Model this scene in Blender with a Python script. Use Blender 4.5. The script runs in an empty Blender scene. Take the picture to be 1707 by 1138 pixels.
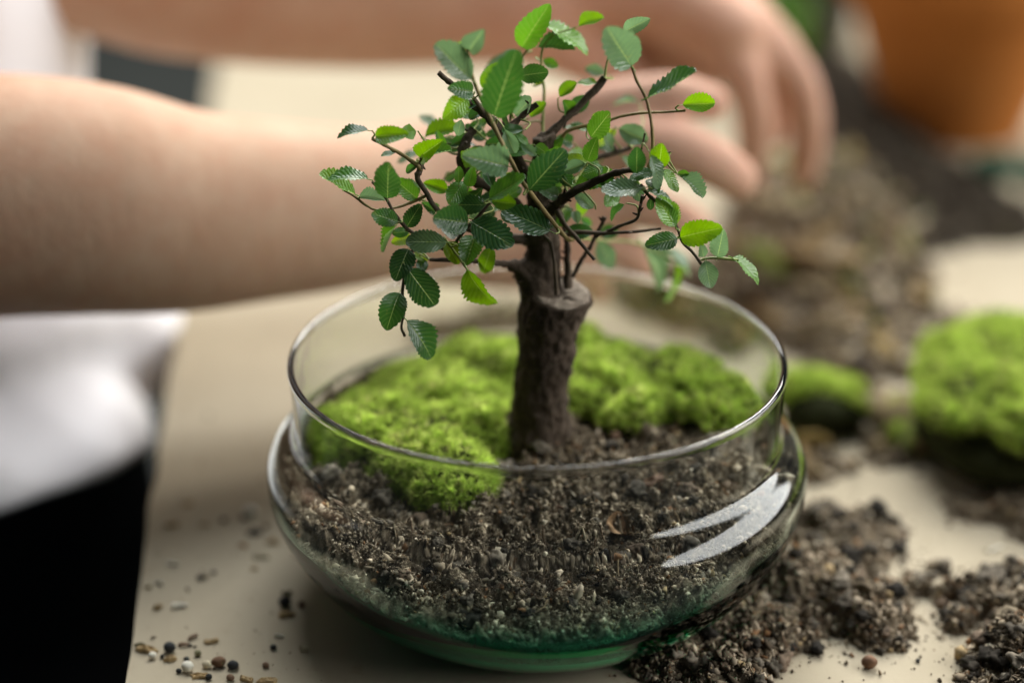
import bpy, math, random
import numpy as np
from mathutils import Vector, Matrix, Euler
random.seed(7); RNG = np.random.default_rng(11)
SC = bpy.context.scene
COL = SC.collection
K = 0.01                                   # all builders below work in centimetres

# ------------------------------------------------------------------ camera
CAM_POS = (-0.85, -61.43, 36.22); PITCH = 23.56; FPX = 3319.0
cd = bpy.data.cameras.new("camera"); cam = bpy.data.objects.new("camera", cd); COL.objects.link(cam)
cd.sensor_width = 36.0; cd.lens = FPX * 36.0 / 1707.0
cd.clip_start = 0.02; cd.clip_end = 60.0
cam.location = [c * K for c in CAM_POS]
cam.rotation_euler = (math.radians(90 - PITCH), 0, 0)
cd.dof.use_dof = True; cd.dof.aperture_fstop = 2.5
_f = np.array([0, math.cos(math.radians(PITCH)), -math.sin(math.radians(PITCH))])
_u = np.array([0, math.sin(math.radians(PITCH)), math.cos(math.radians(PITCH))])
_C = np.array(CAM_POS)
cd.dof.focus_distance = float((np.array([0, -3.6, 9.0]) - _C) @ _f) * K
SC.camera = cam

# ------------------------------------------------------------------ light: a room with daylight from windows
w = bpy.data.worlds.new("World"); SC.world = w; w.use_nodes = True
bg = w.node_tree.nodes["Background"]; bg.inputs[0].default_value = (0.80, 0.92, 1.0, 1); bg.inputs[1].default_value = 0.04

def area(name, loc, aim, sx, sy, power, col):
    l = bpy.data.lights.new(name, 'AREA'); l.shape = 'RECTANGLE'; l.size = sx * K; l.size_y = sy * K
    l.energy = power; l.color = col
    o = bpy.data.objects.new(name, l); COL.objects.link(o)
    o.location = [c * K for c in loc]
    d = Vector(aim) - Vector(loc); o.rotation_euler = d.to_track_quat('-Z', 'Y').to_euler()
    return o
area("window_light", (232, 14, 118), (0, 5, 5), 400, 210, 112.0, (1.0, 0.985, 0.965)).data.shape = 'ELLIPSE'
area("back_window_light", (70, 400, 312), (0, 5, 5), 270, 200, 330.0, (1.0, 0.965, 0.90))
area("skylight", (-10, 118, 250), (0, 8, 5), 150, 100, 50.0, (0.94, 0.97, 1.0))

SC.view_settings.view_transform = 'Standard'; SC.view_settings.look = 'None'
SC.view_settings.exposure = 0.06; SC.view_settings.gamma = 1.0
SC.render.engine = 'CYCLES'
cy = SC.cycles
cy.max_bounces = 14; cy.transmission_bounces = 12; cy.glossy_bounces = 6; cy.diffuse_bounces = 4; cy.transparent_max_bounces = 12
cy.caustics_refractive = True; cy.caustics_reflective = False; cy.use_denoising = True
cy.sample_clamp_indirect = 4.0; cy.blur_glossy = 0.3

# ------------------------------------------------------------------ helpers
def ray(px, py):
    return np.array([1, 0, 0.]) * (px - 853.5) / FPX + _u * (569 - py) / FPX + _f
def at(px, py, y):
    d = ray(px, py); return _C + d * (y - _C[1]) / d[1]
def atz(px, py, z):
    d = ray(px, py); return _C + d * (z - _C[2]) / d[2]

def _hash(ix, iy, iz, s):
    h = (ix * 374761393 + iy * 668265263 + iz * 2147483647 + s * 974634777) & 0xFFFFFFFF
    h = ((h ^ (h >> 13)) * 1274126177) & 0xFFFFFFFF
    return ((h ^ (h >> 16)) & 0xFFFF) / 65535.0
def vnoise(P, s=0):
    P = np.asarray(P, float); I = np.floor(P).astype(np.int64); F = P - I; F = F * F * (3 - 2 * F)
    r = 0
    for a in (0, 1):
        for b in (0, 1):
            for c in (0, 1):
                wt = (F[..., 0] if a else 1 - F[..., 0]) * (F[..., 1] if b else 1 - F[..., 1]) * (F[..., 2] if c else 1 - F[..., 2])
                r = r + wt * _hash(I[..., 0] + a, I[..., 1] + b, I[..., 2] + c, s)
    return r * 2 - 1
def fbm(P, oct=4, s=0, gain=.5):
    P = np.asarray(P, float); r = 0; a = 1; f = 1.0
    for k in range(oct):
        r = r + a * vnoise(P * f + 17.3 * k, s + k); a *= gain; f *= 2.03
    return r

def mesh_np(name, V, faces, smooth=True, col=None, uv=None):
    """faces: list of int arrays (M,k)"""
    me = bpy.data.meshes.new(name)
    V = np.asarray(V, np.float32) * K
    me.vertices.add(len(V)); me.vertices.foreach_set('co', V.ravel())
    faces = [np.asarray(f, np.int32) for f in faces if len(f)]
    idx = np.concatenate([f.ravel() for f in faces]); tot = np.concatenate([np.full(len(f), f.shape[1], np.int32) for f in faces])
    st = np.concatenate([[0], np.cumsum(tot)[:-1]]).astype(np.int32)
    me.loops.add(len(idx)); me.loops.foreach_set('vertex_index', idx)
    me.polygons.add(len(tot)); me.polygons.foreach_set('loop_start', st)
    me.polygons.foreach_set('use_smooth', np.full(len(tot), smooth, bool))
    me.update(calc_edges=True)
    if col is not None:
        ca = me.color_attributes.new('Col', 'FLOAT_COLOR', 'POINT')
        c4 = np.ones((len(V), 4), np.float32); c4[:, :3] = col; ca.data.foreach_set('color', c4.ravel())
    if uv is not None:
        ul = me.uv_layers.new(name='UVMap'); ul.data.foreach_set('uv', np.asarray(uv, np.float32)[idx].ravel())
    return me

def tag(o, label=None, cat=None, group=None, kind=None):
    if label: o['label'] = label
    if cat: o['category'] = cat
    if group: o['group'] = group
    if kind: o['kind'] = kind
    return o
def obj(name, me, mat=None, parent=None):
    o = bpy.data.objects.new(name, me); COL.objects.link(o)
    if mat is not None and len(me.materials) == 0: me.materials.append(mat)
    if parent is not None:
        o.parent = parent; o.matrix_parent_inverse = Matrix.Translation(-parent.location)
    return o
def empty(name, loc=(0, 0, 0)):
    o = bpy.data.objects.new(name, None); COL.objects.link(o); o.location = [c * K for c in loc]; o.empty_display_size = .02
    return o
def grid_faces(nu, nv, wrap_v=False):
    a = np.arange(nu * nv).reshape(nu, nv)
    b = np.concatenate([a, a[:, :1]], 1) if wrap_v else a
    return np.stack([b[:-1, :-1], b[1:, :-1], b[1:, 1:], b[:-1, 1:]], -1).reshape(-1, 4)
def lathe(prof, n=160, center=(0, 0, 0), closed=False):
    prof = np.asarray(prof, float); t = np.linspace(0, 2 * np.pi, n, endpoint=False)
    V = np.stack([prof[:, 0:1] * np.cos(t), prof[:, 0:1] * np.sin(t), np.repeat(prof[:, 1:2], n, 1)], -1)
    m = len(prof); F = grid_faces(m, n, True)[:, ::-1]
    if closed:
        a = (m - 1) * n + np.arange(n); b = np.arange(n)
        F = np.concatenate([F, np.stack([b, np.roll(b, -1), np.roll(a, -1), a], -1)[:, ::-1]])
        F = F
    return V.reshape(-1, 3) + np.array(center), F
def catmull(P, sub=6):
    P = np.asarray(P, float); Q = np.vstack([2 * P[0] - P[1], P, 2 * P[-1] - P[-2]]); out = []
    for i in range(1, len(Q) - 2):
        p0, p1, p2, p3 = Q[i - 1:i + 3]
        for t in np.arange(sub) / sub:
            out.append(.5 * ((2 * p1) + (-p0 + p2) * t + (2 * p0 - 5 * p1 + 4 * p2 - p3) * t * t + (-p0 + 3 * p1 - 3 * p2 + p3) * t ** 3))
    out.append(P[-1]); return np.array(out)
def tube(P, R, n=8, bump=0., s=0, cap=True, sub=5):
    """tapered tube along a smoothed path; returns V, [F4,F3]"""
    D = catmull(np.hstack([np.asarray(P, float), np.asarray(R, float)[:, None]]), sub)
    P, R = D[:, :3], np.maximum(D[:, 3], .004)
    T = np.gradient(P, axis=0); T /= np.linalg.norm(T, axis=1)[:, None] + 1e-9
    ref = np.array([0.3, -.9, .2]); X = []
    for t in T:
        x = ref - t * (ref @ t); x /= np.linalg.norm(x) + 1e-9; X.append(x); ref = x
    X = np.array(X); Y = np.cross(T, X)
    a = np.linspace(0, 2 * np.pi, n, endpoint=False)
    V = P[:, None] + R[:, None, None] * (X[:, None] * np.cos(a)[None, :, None] + Y[:, None] * np.sin(a)[None, :, None])
    if bump:
        d = V - P[:, None]; V = P[:, None] + d * (1 + bump * fbm(V * (1.2 / max(R.mean(), .06)), 3, s))[..., None]
    m = len(P); V = V.reshape(-1, 3); F = grid_faces(m, n, True)
    F3 = []
    if cap:
        V = np.vstack([V, P[:1], P[-1:]]); c0, c1 = m * n, m * n + 1
        for i in range(n):
            j = (i + 1) % n; F3 += [(c0, j, i), (c1, (m - 1) * n + i, (m - 1) * n + j)]
    return V, [F, np.array(F3, int).reshape(-1, 3)]
def join(parts):
    """parts: list of (V, [faces...], col or None)"""
    Vs, F, C, o = [], {}, [], 0
    for V, fs, c in parts:
        Vs.append(V)
        for f in fs:
            f = np.asarray(f)
            if len(f): F.setdefault(f.shape[1], []).append(f + o)
        if c is not None: C.append(np.broadcast_to(np.asarray(c, float), (len(V), 3)))
        o += len(V)
    return np.concatenate(Vs), [np.concatenate(v) for v in F.values()], (np.concatenate(C) if C else None)

ICO_V = None
def ico():
    global ICO_V, ICO_F
    if ICO_V is None:
        import bmesh
        bm = bmesh.new(); bmesh.ops.create_icosphere(bm, subdivisions=1, radius=1)
        ICO_V = np.array([v.co[:] for v in bm.verts]); ICO_F = np.array([[v.index for v in f.verts] for f in bm.faces]); bm.free()
    return ICO_V, ICO_F
def rand_rot(n):
    q = RNG.normal(size=(n, 4)); q /= np.linalg.norm(q, axis=1)[:, None]; a, b, c, d = q.T
    return np.stack([np.stack([1 - 2 * (c * c + d * d), 2 * (b * c - a * d), 2 * (b * d + a * c)], -1),
                     np.stack([2 * (b * c + a * d), 1 - 2 * (b * b + d * d), 2 * (c * d - a * b)], -1),
                     np.stack([2 * (b * d - a * c), 2 * (c * d + a * b), 1 - 2 * (b * b + c * c)], -1)], 1)
def crumbs(P, R, C, aniso=.45):
    v, f = ico(); n = len(P)
    S = np.exp(RNG.normal(size=(n, 1, 3)) * aniso) * R[:, None, None]
    L = v[None] * (1 + .48 * RNG.normal(size=(n, 12, 1)).clip(-1.6, 1.6)) * S
    V = np.einsum('nij,nkj->nki', rand_rot(n), L) + P[:, None]
    F = (f[None] + (np.arange(n) * 12)[:, None, None]).reshape(-1, 3)
    cc = np.repeat(C[:, None], 12, 1) * (1 + .12 * RNG.normal(size=(n, 12, 1)))
    return V.reshape(-1, 3), [F], cc.reshape(-1, 3).clip(.004, 1)
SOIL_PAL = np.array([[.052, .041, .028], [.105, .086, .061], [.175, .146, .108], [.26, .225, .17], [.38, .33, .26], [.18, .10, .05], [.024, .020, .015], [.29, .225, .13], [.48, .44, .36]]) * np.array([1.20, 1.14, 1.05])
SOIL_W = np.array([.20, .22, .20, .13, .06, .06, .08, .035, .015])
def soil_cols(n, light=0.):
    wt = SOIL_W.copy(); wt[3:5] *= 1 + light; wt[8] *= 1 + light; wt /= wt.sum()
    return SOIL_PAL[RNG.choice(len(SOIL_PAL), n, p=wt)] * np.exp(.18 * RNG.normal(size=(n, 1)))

def dull(c): return (.35 * c + .65 * np.minimum(c.mean(1, keepdims=True), .16) * np.array([1.12, 1.0, .80])) * .85

# ------------------------------------------------------------------ materials
class NT:
    def __init__(s, name):
        s.m = bpy.data.materials.new(name); s.m.use_nodes = True; s.t = s.m.node_tree; s.b = s.t.nodes['Principled BSDF']; s.out = s.t.nodes['Material Output']
    def n(s, ty, **kw):
        x = s.t.nodes.new(ty)
        for k, v in kw.items():
            if k.startswith('i_'):
                key = k[2:]; key = int(key) if key.isdigit() else key.replace('_', ' ')
                x.inputs[key].default_value = v
            else: setattr(x, k, v)
        return x
    def l(s, a, b): s.t.links.new(a, b)
    def coord(s, scale=100.):
        c = s.n('ShaderNodeTexCoord'); mp = s.n('ShaderNodeMapping'); mp.inputs['Scale'].default_value = (scale,) * 3
        s.l(c.outputs['Object'], mp.inputs['Vector']); return mp.outputs[0]
    def noise(s, vec, scale, detail=4, rough=.55):
        x = s.n('ShaderNodeTexNoise'); x.inputs['Scale'].default_value = scale; x.inputs['Detail'].default_value = detail; x.inputs['Roughness'].default_value = rough
        s.l(vec, x.inputs['Vector']); return x.outputs['Fac']
    def ramp(s, fac, stops):
        r = s.n('ShaderNodeValToRGB'); e = r.color_ramp.elements
        while len(e) < len(stops): e.new(.5)
        for el, (p, c) in zip(e, stops): el.position = p; el.color = (*c, 1) if len(c) == 3 else c
        s.l(fac, r.inputs[0]); return r.outputs[0]
    def mix(s, fac, a, b, mode='MIX'):
        x = s.n('ShaderNodeMix', data_type='RGBA', blend_type=mode)
        for v, k in ((fac, 0), (a, 6), (b, 7)):
            if hasattr(v, 'is_linked') or hasattr(v, 'links'): s.l(v, x.inputs[k])
            else: x.inputs[k].default_value = v if k == 0 else (*v, 1)
        return x.outputs[2]
    def math(s, op, a, b=0., c=0.):
        x = s.n('ShaderNodeMath', operation=op)
        for i, v in enumerate((a, b, c)):
            if hasattr(v, 'links'): s.l(v, x.inputs[i])
            else: x.inputs[i].default_value = v
        return x.outputs[0]
    def bump(s, h, strength=.4, dist=.02):
        b = s.n('ShaderNodeBump'); b.inputs['Strength'].default_value = strength; b.inputs['Distance'].default_value = dist * K
        s.l(h, b.inputs['Height']); s.l(b.outputs[0], s.b.inputs['Normal']); return b.outputs[0]
    def base(s, c):
        if hasattr(c, 'links'): s.l(c, s.b.inputs['Base Color'])
        else: s.b.inputs['Base Color'].default_value = (*c, 1)
    def set(s, **kw):
        for k, v in kw.items(): s.b.inputs[k.replace('_', ' ')].default_value = v

def m_noise(name, c1, c2, scale, rough=.8, bump=.3, bdist=.03, spec=.3, bscale=None):
    m = NT(name); v = m.coord(); f = m.noise(v, scale, 6, .6)
    m.base(m.ramp(f, [(.3, c1), (.7, c2)])); m.set(Roughness=rough, Specular_IOR_Level=spec)
    m.bump(m.noise(v, bscale or scale * 3, 5, .65), bump, bdist); return m.m
def m_col(name, rough=.9, spec=.2, transl=0., bump=0., bscale=30):
    m = NT(name); a = m.n('ShaderNodeAttribute', attribute_name='Col'); m.base(a.outputs['Color']); m.set(Roughness=rough, Specular_IOR_Level=spec)
    if bump: m.bump(m.noise(m.coord(), bscale, 5, .7), bump, .05)
    if transl:
        t = m.n('ShaderNodeBsdfTranslucent'); m.l(a.outputs['Color'], t.inputs[0])
        x = m.n('ShaderNodeMixShader', i_0=transl); m.l(m.b.outputs[0], x.inputs[1]); m.l(t.outputs[0], x.inputs[2]); m.l(x.outputs[0], m.out.inputs[0])
    return m.m

def make_glass():
    m = NT('clear_glass'); m.t.nodes.remove(m.b)
    g = m.n('ShaderNodeBsdfRefraction', i_IOR=1.47, i_Roughness=0.0); gl = m.n('ShaderNodeBsdfGlossy', i_Roughness=.045); fr = m.n('ShaderNodeFresnel', i_IOR=1.47); gm = m.n('ShaderNodeMixShader'); v = m.coord(); sz_ = m.n('ShaderNodeSeparateXYZ'); m.l(v, sz_.inputs[0])
    m.l(m.ramp(m.math('DIVIDE', sz_.outputs[2], 6.0), [(.0, (.24, .97, .72)), (.44, (.42, .985, .82)), (.66, (.88, .995, .96)), (.84, (.995, 1, .998))]), g.inputs['Color'])  # teal low down is a painted glow of light guided through the glass
    h = m.noise(v, .25, 1, .4)
    b = m.n('ShaderNodeBump'); b.inputs['Strength'].default_value = .15; b.inputs['Distance'].default_value = .03 * K; m.l(h, b.inputs['Height']); [m.l(b.outputs[0], q.inputs['Normal']) for q in (g, gl, fr)]
    ge = m.n('ShaderNodeNewGeometry'); glow_tint = [l_.from_socket for l_ in m.t.links if l_.to_socket == g.inputs['Color']][0]; m.l(m.mix(ge.outputs['Backfacing'], (1, 1, 1), glow_tint), gl.inputs['Color'])
    m.l(fr.outputs[0], gm.inputs[0]); m.l(g.outputs[0], gm.inputs[1]); m.l(gl.outputs[0], gm.inputs[2])
    df = m.n('ShaderNodeBsdfDiffuse'); df.inputs[0].default_value = (.42, .38, .32, 1)
    dm = m.ramp(m.noise(v, 1.1, 8, .72), [(.56, (0, 0, 0)), (.80, (.05, .05, .05))])
    mx = m.n('ShaderNodeMixShader'); m.l(dm, mx.inputs[0]); m.l(gm.outputs[0], mx.inputs[1]); m.l(df.outputs[0], mx.inputs[2]); m.l(mx.outputs[0], m.out.inputs['Surface'])
    va = m.n('ShaderNodeVolumeAbsorption', i_Density=16.0); va.inputs['Color'].default_value = (.0, .92, .60, 1)
    m.l(va.outputs[0], m.out.inputs['Volume']); return m.m
def make_leaf():
    m = NT('elm_leaf')
    uv = m.n('ShaderNodeUVMap'); sp = m.n('ShaderNodeSeparateXYZ'); m.l(uv.outputs[0], sp.inputs[0])
    u, v = sp.outputs[0], m.math('ABSOLUTE', sp.outputs[1])
    t = m.math('SUBTRACT', m.math('MULTIPLY', u, 9.0), m.math('MULTIPLY', v, 2.6))
    tri = m.math('ABSOLUTE', m.math('SUBTRACT', m.math('FRACT', t), .5))             # 0.5 at a vein
    vein = m.math('SMOOTH_MIN', m.math('MULTIPLY', m.math('SUBTRACT', tri, .40), 10.0), 1.0, .2)
    vein = m.math('MAXIMUM', vein, 0.)
    mid = m.math('MAXIMUM', m.math('SUBTRACT', 1.0, m.math('MULTIPLY', v, 22.0)), 0.)
    oi = m.n('ShaderNodeObjectInfo')
    co = m.n('ShaderNodeTexCoord'); nz = m.noise(co.outputs['Object'], 3.0, 4, .6)
    c = m.mix(m.math('MULTIPLY', nz, .7), oi.outputs['Color'], (.02, .07, .02), 'MIX')
    c = m.mix(.55, oi.outputs['Color'], c)
    c = m.mix(m.math('MULTIPLY', vein, .20), c, (.28, .42, .14))
    c = m.mix(m.math('MULTIPLY', mid, .55), c, (.36, .50, .18))
    sp2 = m.ramp(m.noise(co.outputs['Object'], 7.0, 3, .6), [(.66, (0, 0, 0)), (.72, (1, 1, 1))]); c = m.mix(m.math('MULTIPLY', sp2, .35), c, (.20, .20, .06))
    g = m.n('ShaderNodeNewGeometry')
    c2 = m.mix(g.outputs['Backfacing'], c, m.mix(.35, c, (.26, .40, .20)))
    m.base(c2); m.set(Specular_IOR_Level=.8); m.b.inputs['Roughness'].default_value = .31
    h = m.math('SUBTRACT', m.math('MULTIPLY', m.math('SUBTRACT', .5, tri), 1.0), m.math('MULTIPLY', mid, .7))
    bp = m.bump(m.math('ADD', h, m.math('MULTIPLY', nz, .4)),   .6, .035)
    tl = m.n('ShaderNodeBsdfTranslucent'); hs = m.n('ShaderNodeHueSaturation', i_Hue=.47, i_Saturation=1.15, i_Value=2.3); m.l(c2, hs.inputs['Color']); m.l(hs.outputs[0], tl.inputs[0])
    x = m.n('ShaderNodeMixShader', i_0=.30); m.l(m.b.outputs[0], x.inputs[1]); m.l(tl.outputs[0], x.inputs[2]); m.l(x.outputs[0], m.out.inputs[0])
    return m.m
def make_skin():
    m = NT('skin'); v = m.coord(); n1 = m.noise(v, .25, 4, .5); n2 = m.noise(v, 2.2, 4, .6)
    c = m.ramp(n1, [(.3, (.48, .315, .21)), (.7, (.57, .40, .28))])
    c = m.mix(m.math('MULTIPLY', n2, .5), c, (.50, .27, .17))
    n3 = m.noise(v, .75, 4, .6); mot = m.ramp(n3, [(.40, (0, 0, 0)), (.66, (1, 1, 1))]); c = m.mix(m.math('MULTIPLY', mot, .38), c, (.46, .235, .145))
    cm = m.n('ShaderNodeMapping'); cm.inputs['Scale'].default_value = (2.6, .5, .5); cm.inputs['Rotation'].default_value = (0, .3, 0); m.l(v, cm.inputs['Vector']); crs = m.noise(cm.outputs[0], .8, 4, .6)
    sx = m.n('ShaderNodeSeparateXYZ'); m.l(v, sx.inputs[0]); hf = m.math('MULTIPLY', m.math('ADD', sx.outputs[0], 5.0), .085); hf = m.math('MINIMUM', m.math('MAXIMUM', hf, 0.), .42)
    c = m.mix(m.math('MULTIPLY', hf, m.math('ADD', n2, .35)), c, (.66, .36, .29))      # hands are redder than the forearms
    # a small mole on the near forearm
    tc = m.n('ShaderNodeTexCoord'); d = m.n('ShaderNodeVectorMath', operation='DISTANCE'); m.l(tc.outputs['Object'], d.inputs[0])
    d.inputs[1].default_value = [float(q) for q in MOLE * K]
    k = m.math('MULTIPLY', m.math('MAXIMUM', m.math('SUBTRACT', .0032, d.outputs['Value']), 0.), 420.)
    c = m.mix(m.math('MINIMUM', k, .6), c, (.25, .12, .07))
    m.base(c); m.set(Roughness=.62, Specular_IOR_Level=.16, Subsurface_Weight=.12, Subsurface_Scale=.006)
    m.b.inputs['Subsurface Radius'].default_value = (1, .35, .2)
    wv = m.n('ShaderNodeTexWave', i_Scale=.9, i_Distortion=5.0, i_Detail=3.0); wv.bands_direction = 'DIAGONAL'; m.l(v, wv.inputs['Vector'])
    m.bump(m.math('ADD', m.math('MULTIPLY', wv.outputs['Fac'], .06), m.math('ADD', m.math('ADD', n2, m.math('MULTIPLY', crs, 1.4)), m.noise(v, 9.0, 3, .6))), .33, .07); return m.m
def make_paper():
    m = NT('brown_paper'); v = m.coord()
    f = m.noise(v, .12, 5, .6); g = m.noise(v, 9, 3, .6)
    c = m.ramp(f, [(.25, (.385, .332, .237)), (.75, (.465, .41, .305))])
    c = m.mix(m.math('MULTIPLY', g, .25), c, (.38, .32, .23))
    st = m.ramp(m.noise(v, .45, 6, .7), [(.60, (0, 0, 0)), (.78, (1, 1, 1))])
    c = m.mix(m.math('MULTIPLY', st, .6), c, (.24, .18, .11))
    mp = m.n('ShaderNodeMapping'); mp.inputs['Scale'].default_value = (1.0, .06, 1); mp.inputs['Rotation'].default_value = (0, 0, .5); m.l(v, mp.inputs['Vector'])
    sc_ = m.ramp(m.noise(mp.outputs[0], 3.2, 6, .7), [(.62, (0, 0, 0)), (.70, (1, 1, 1))]); c = m.mix(m.math('MULTIPLY', sc_, .25), c, (.54, .49, .39))
    sp_ = m.ramp(m.noise(v, 5.5, 3, .6), [(.68, (0, 0, 0)), (.74, (1, 1, 1))]); c = m.mix(m.math('MULTIPLY', sp_, .35), c, (.20, .15, .09))
    m.base(c); m.set(Roughness=.9, Specular_IOR_Level=.08); m.bump(m.math('ADD', g, m.math('MULTIPLY', f, 3.)), .25, .03); return m.m
def make_soil(name='soil_bed', k=1.0):
    m = NT(name); v = m.coord()
    a = m.noise(v, 2.2, 7, .75); b = m.noise(v, 14, 4, .7)
    c = m.ramp(a, [(.32, (.030 * k, .022 * k, .014 * k)), (.5, (.125 * k, .096 * k, .062 * k)), (.66, (.27 * k, .215 * k, .15 * k))])
    c = m.mix(m.ramp(b, [(.55, (0, 0, 0)), (.72, (1, 1, 1))]), c, (.33 * k, .28 * k, .205 * k))
    m.base(c); m.set(Roughness=.95, Specular_IOR_Level=.15); m.bump(m.math('ADD', a, m.math('MULTIPLY', b, .5)), .9, .10); return m.m
def make_bark():
    m = NT('bark'); v = m.coord(); mp = m.n('ShaderNodeMapping'); mp.inputs['Scale'].default_value = (1, 1, .55); m.l(v, mp.inputs['Vector'])
    a = m.noise(mp.outputs[0], 1.6, 6, .7); b = m.noise(v, 9, 5, .7)
    c = m.ramp(a, [(.3, (.030, .021, .013)), (.55, (.072, .051, .034)), (.75, (.145, .108, .076))])
    c = m.mix(m.ramp(b, [(.58, (0, 0, 0)), (.75, (.6, .6, .6))]), c, (.20, .155, .115))
    m.base(c); m.set(Roughness=.85, Specular_IOR_Level=.25); m.bump(m.math('ADD', m.math('MULTIPLY', a, 1.4), b), .7, .07); return m.m
def make_cloth():
    m = NT('white_cotton'); v = m.coord(); m.base((.80, .80, .83)); m.set(Roughness=.9, Specular_IOR_Level=.1, Sheen_Weight=.2)
    m.bump(m.math('ADD', m.noise(v, 18, 3), m.math('MULTIPLY', m.noise(v, .3, 3), 6.)), .2, .05); return m.m

MOLE = at(255, 322, 8.0)
M = dict(glass=make_glass(), leaf=make_leaf(), skin=make_skin(), paper=make_paper(), soil=make_soil(), dry=make_soil('dry_soil', .95), pot_shade=make_soil('shaded_dark_soil', .3), bark=make_bark(), cloth=make_cloth(),  # soil of the pot heap: dark earth with the pot's shadow painted in
         crumb=m_col('soil_crumb'), moss=m_col('moss_blade', .75, .12, .5), debris=m_col('debris', .75, .3, 0., .3, 6),
         cushion=m_noise('moss_cushion', (.018, .020, .008), (.035, .040, .014), 3, .95, .6, .1, .1),
         terracotta=m_noise('terracotta', (.34, .115, .02), (.43, .16, .036), .35, .85, .2, .04, .2),
         trouser=m_noise('dark_denim', (.012, .013, .016), (.022, .023, .027), 2, .9, .3, .05, .1),
         floor=m_noise('slate_floor', (.011, .014, .013), (.02, .024, .022), .02, .7, .2, .3),
         leg=m_noise('dark_wood', (.05, .032, .02), (.09, .06, .04), .5, .6),
         twig=m_noise('twig_bark', (.055, .040, .026), (.13, .095, .060), 4, .75, .5, .03, .3),
         shoot=m_noise('young_shoot', (.17, .12, .04), (.27, .20, .07), 3, .55, .2, .02, .4),
         stalk=m_noise('leaf_stalk', (.18, .22, .05), (.28, .32, .09), 3, .5, .1, .02, .4),
         cut=m_noise('cut_wood', (.13, .10, .075), (.33, .28, .22), 3, .85, .8, .06, .2),
         plastic=m_noise('green_plastic', (.05, .13, .085), (.07, .17, .11), 1, .45, .05),
         blackpot=m_noise('black_plastic', (.012, .012, .013), (.02, .02, .021), 1, .45, .05))

# ------------------------------------------------------------------ the setting: floor and table
V = np.array([[-700, -400, -74], [700, -400, -74], [700, 900, -74], [-700, 900, -74]], float)
tag(obj('floor', mesh_np('floor', V, [np.array([[0, 1, 2, 3]])]), M['floor']), kind='structure')

table = tag(empty('table', (20, 30, -74)), 'work table with a plain beige paper-brown top strewn with soil and chips', 'table')
# left edge runs from (-13.5,-6.3) to (-20.5,66)
def table_outline(inset=0.):
    p0, p1 = np.array([-13.5, -6.3]), np.array([-20.5, 66.3]); d = (p1 - p0) / np.linalg.norm(p1 - p0); nrm = np.array([d[1], -d[0]])
    a = p0 - d * 2.6 + nrm * inset; b = p1 + d * 25 + nrm * inset
    return a, b, nrm, d
a, b, nrm, dd = table_outline()
def table_slab(z0, z1, ins):
    c = [a + nrm * ins + dd * ins, b + nrm * ins - dd * ins, b + nrm * (75 - ins) - dd * ins, a + nrm * (75 - ins) + dd * ins]
    return c
nx, ny = 60, 90
U, W_ = np.meshgrid(np.linspace(0, 1, nx), np.linspace(0, 1, ny), indexing='ij')
L = np.linalg.norm(b - a)
top = a[None, None] + nrm * (U[..., None] * 75) + dd * (W_[..., None] * L)
wob = .12 * vnoise(np.stack([W_ * 40, U * 0, U * 0], -1), 3) * (U == 0)
top = top + nrm * wob[..., None]
z = np.where((U == 0), -.06, 0.)
Vt = np.concatenate([top, z[..., None]], -1).reshape(-1, 3)
Ft = grid_faces(nx, ny)
bx0 = len(Vt); idx = np.arange(nx * ny).reshape(nx, ny)
ring = np.concatenate([idx[:, 0], idx[-1, 1:], idx[::-1, -1][1:], idx[0, ::-1][1:-1]])
lo = Vt[ring] - np.array([0, 0, 3.0]); lo[:, :2] += (np.array([(a + b)[0] / 2 + 37, (a + b)[1] / 2]) - lo[:, :2]) * .002
V = np.vstack([Vt, lo]); nr = len(ring); q = np.arange(nr); qn = (q + 1) % nr
F = np.vstack([Ft, np.stack([ring[q], bx0 + q, bx0 + qn, ring[qn]], -1)])
obj('table_top', mesh_np('table_top', V, [F[:, ::-1], (bx0 + q)[None, ::-1]], smooth=False), M['paper'], table)
for sx in (8, 67):
    for sy in (8, L - 8):
        c = a + nrm * sx + dd * sy
        Vl, Fl = tube([(c[0], c[1], -74), (c[0], c[1], -40), (c[0], c[1], -2.9)], [2.2, 2.4, 2.6], 10)
        obj('leg', mesh_np('leg', Vl, Fl), M['leg'], table)

# ------------------------------------------------------------------ glass bowl
OUT = catmull([(0, .0), (3.5, 0), (5.2, .03), (5.9, .22), (6.7, .66), (7.5, 1.30), (8.2, 2.12), (8.80, 3.05), (9.15, 3.95), (9.28, 4.7), (9.26, 5.25), (9.02, 5.72), (8.62, 5.98), (8.34, 6.16), (8.27, 6.5), (8.28, 7.2), (8.32, 8.0), (8.37, 8.7)], 8)
_d = np.concatenate([[0], np.cumsum(np.linalg.norm(np.diff(OUT, axis=0), axis=1))]); _s = np.linspace(0, _d[-1], 260)
OUT = np.stack([np.interp(_s, _d, OUT[:, k]) for k in (0, 1)], -1)
for _ in range(15): OUT[1:-1] = .25 * OUT[:-2] + .5 * OUT[1:-1] + .25 * OUT[2:]
OUT0 = OUT.copy(); zz = OUT[:, 1]; OUT[:, 0] += np.where((OUT[:, 0] > 4.8) & (zz < 1.0), .022 * np.sin(zz * 2 * np.pi / .14) * (1 - zz), 0)
_t = np.gradient(OUT0, axis=0); _t /= np.linalg.norm(_t, axis=1)[:, None]
_th = np.interp(OUT[:, 1], [0, .3, 2.0, 4.2, 8.7], [.24, .28, .30, .19, .17])
INN = OUT0 + np.stack([-_t[:, 1], _t[:, 0]], -1) * _th[:, None]; INN[:, 0] = np.maximum(INN[:, 0], 0); INN[0] = (0, INN[0, 1])
rimA = np.linspace(0, np.pi, 9)[1:-1]; rc = (8.37 + 8.20) / 2
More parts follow.
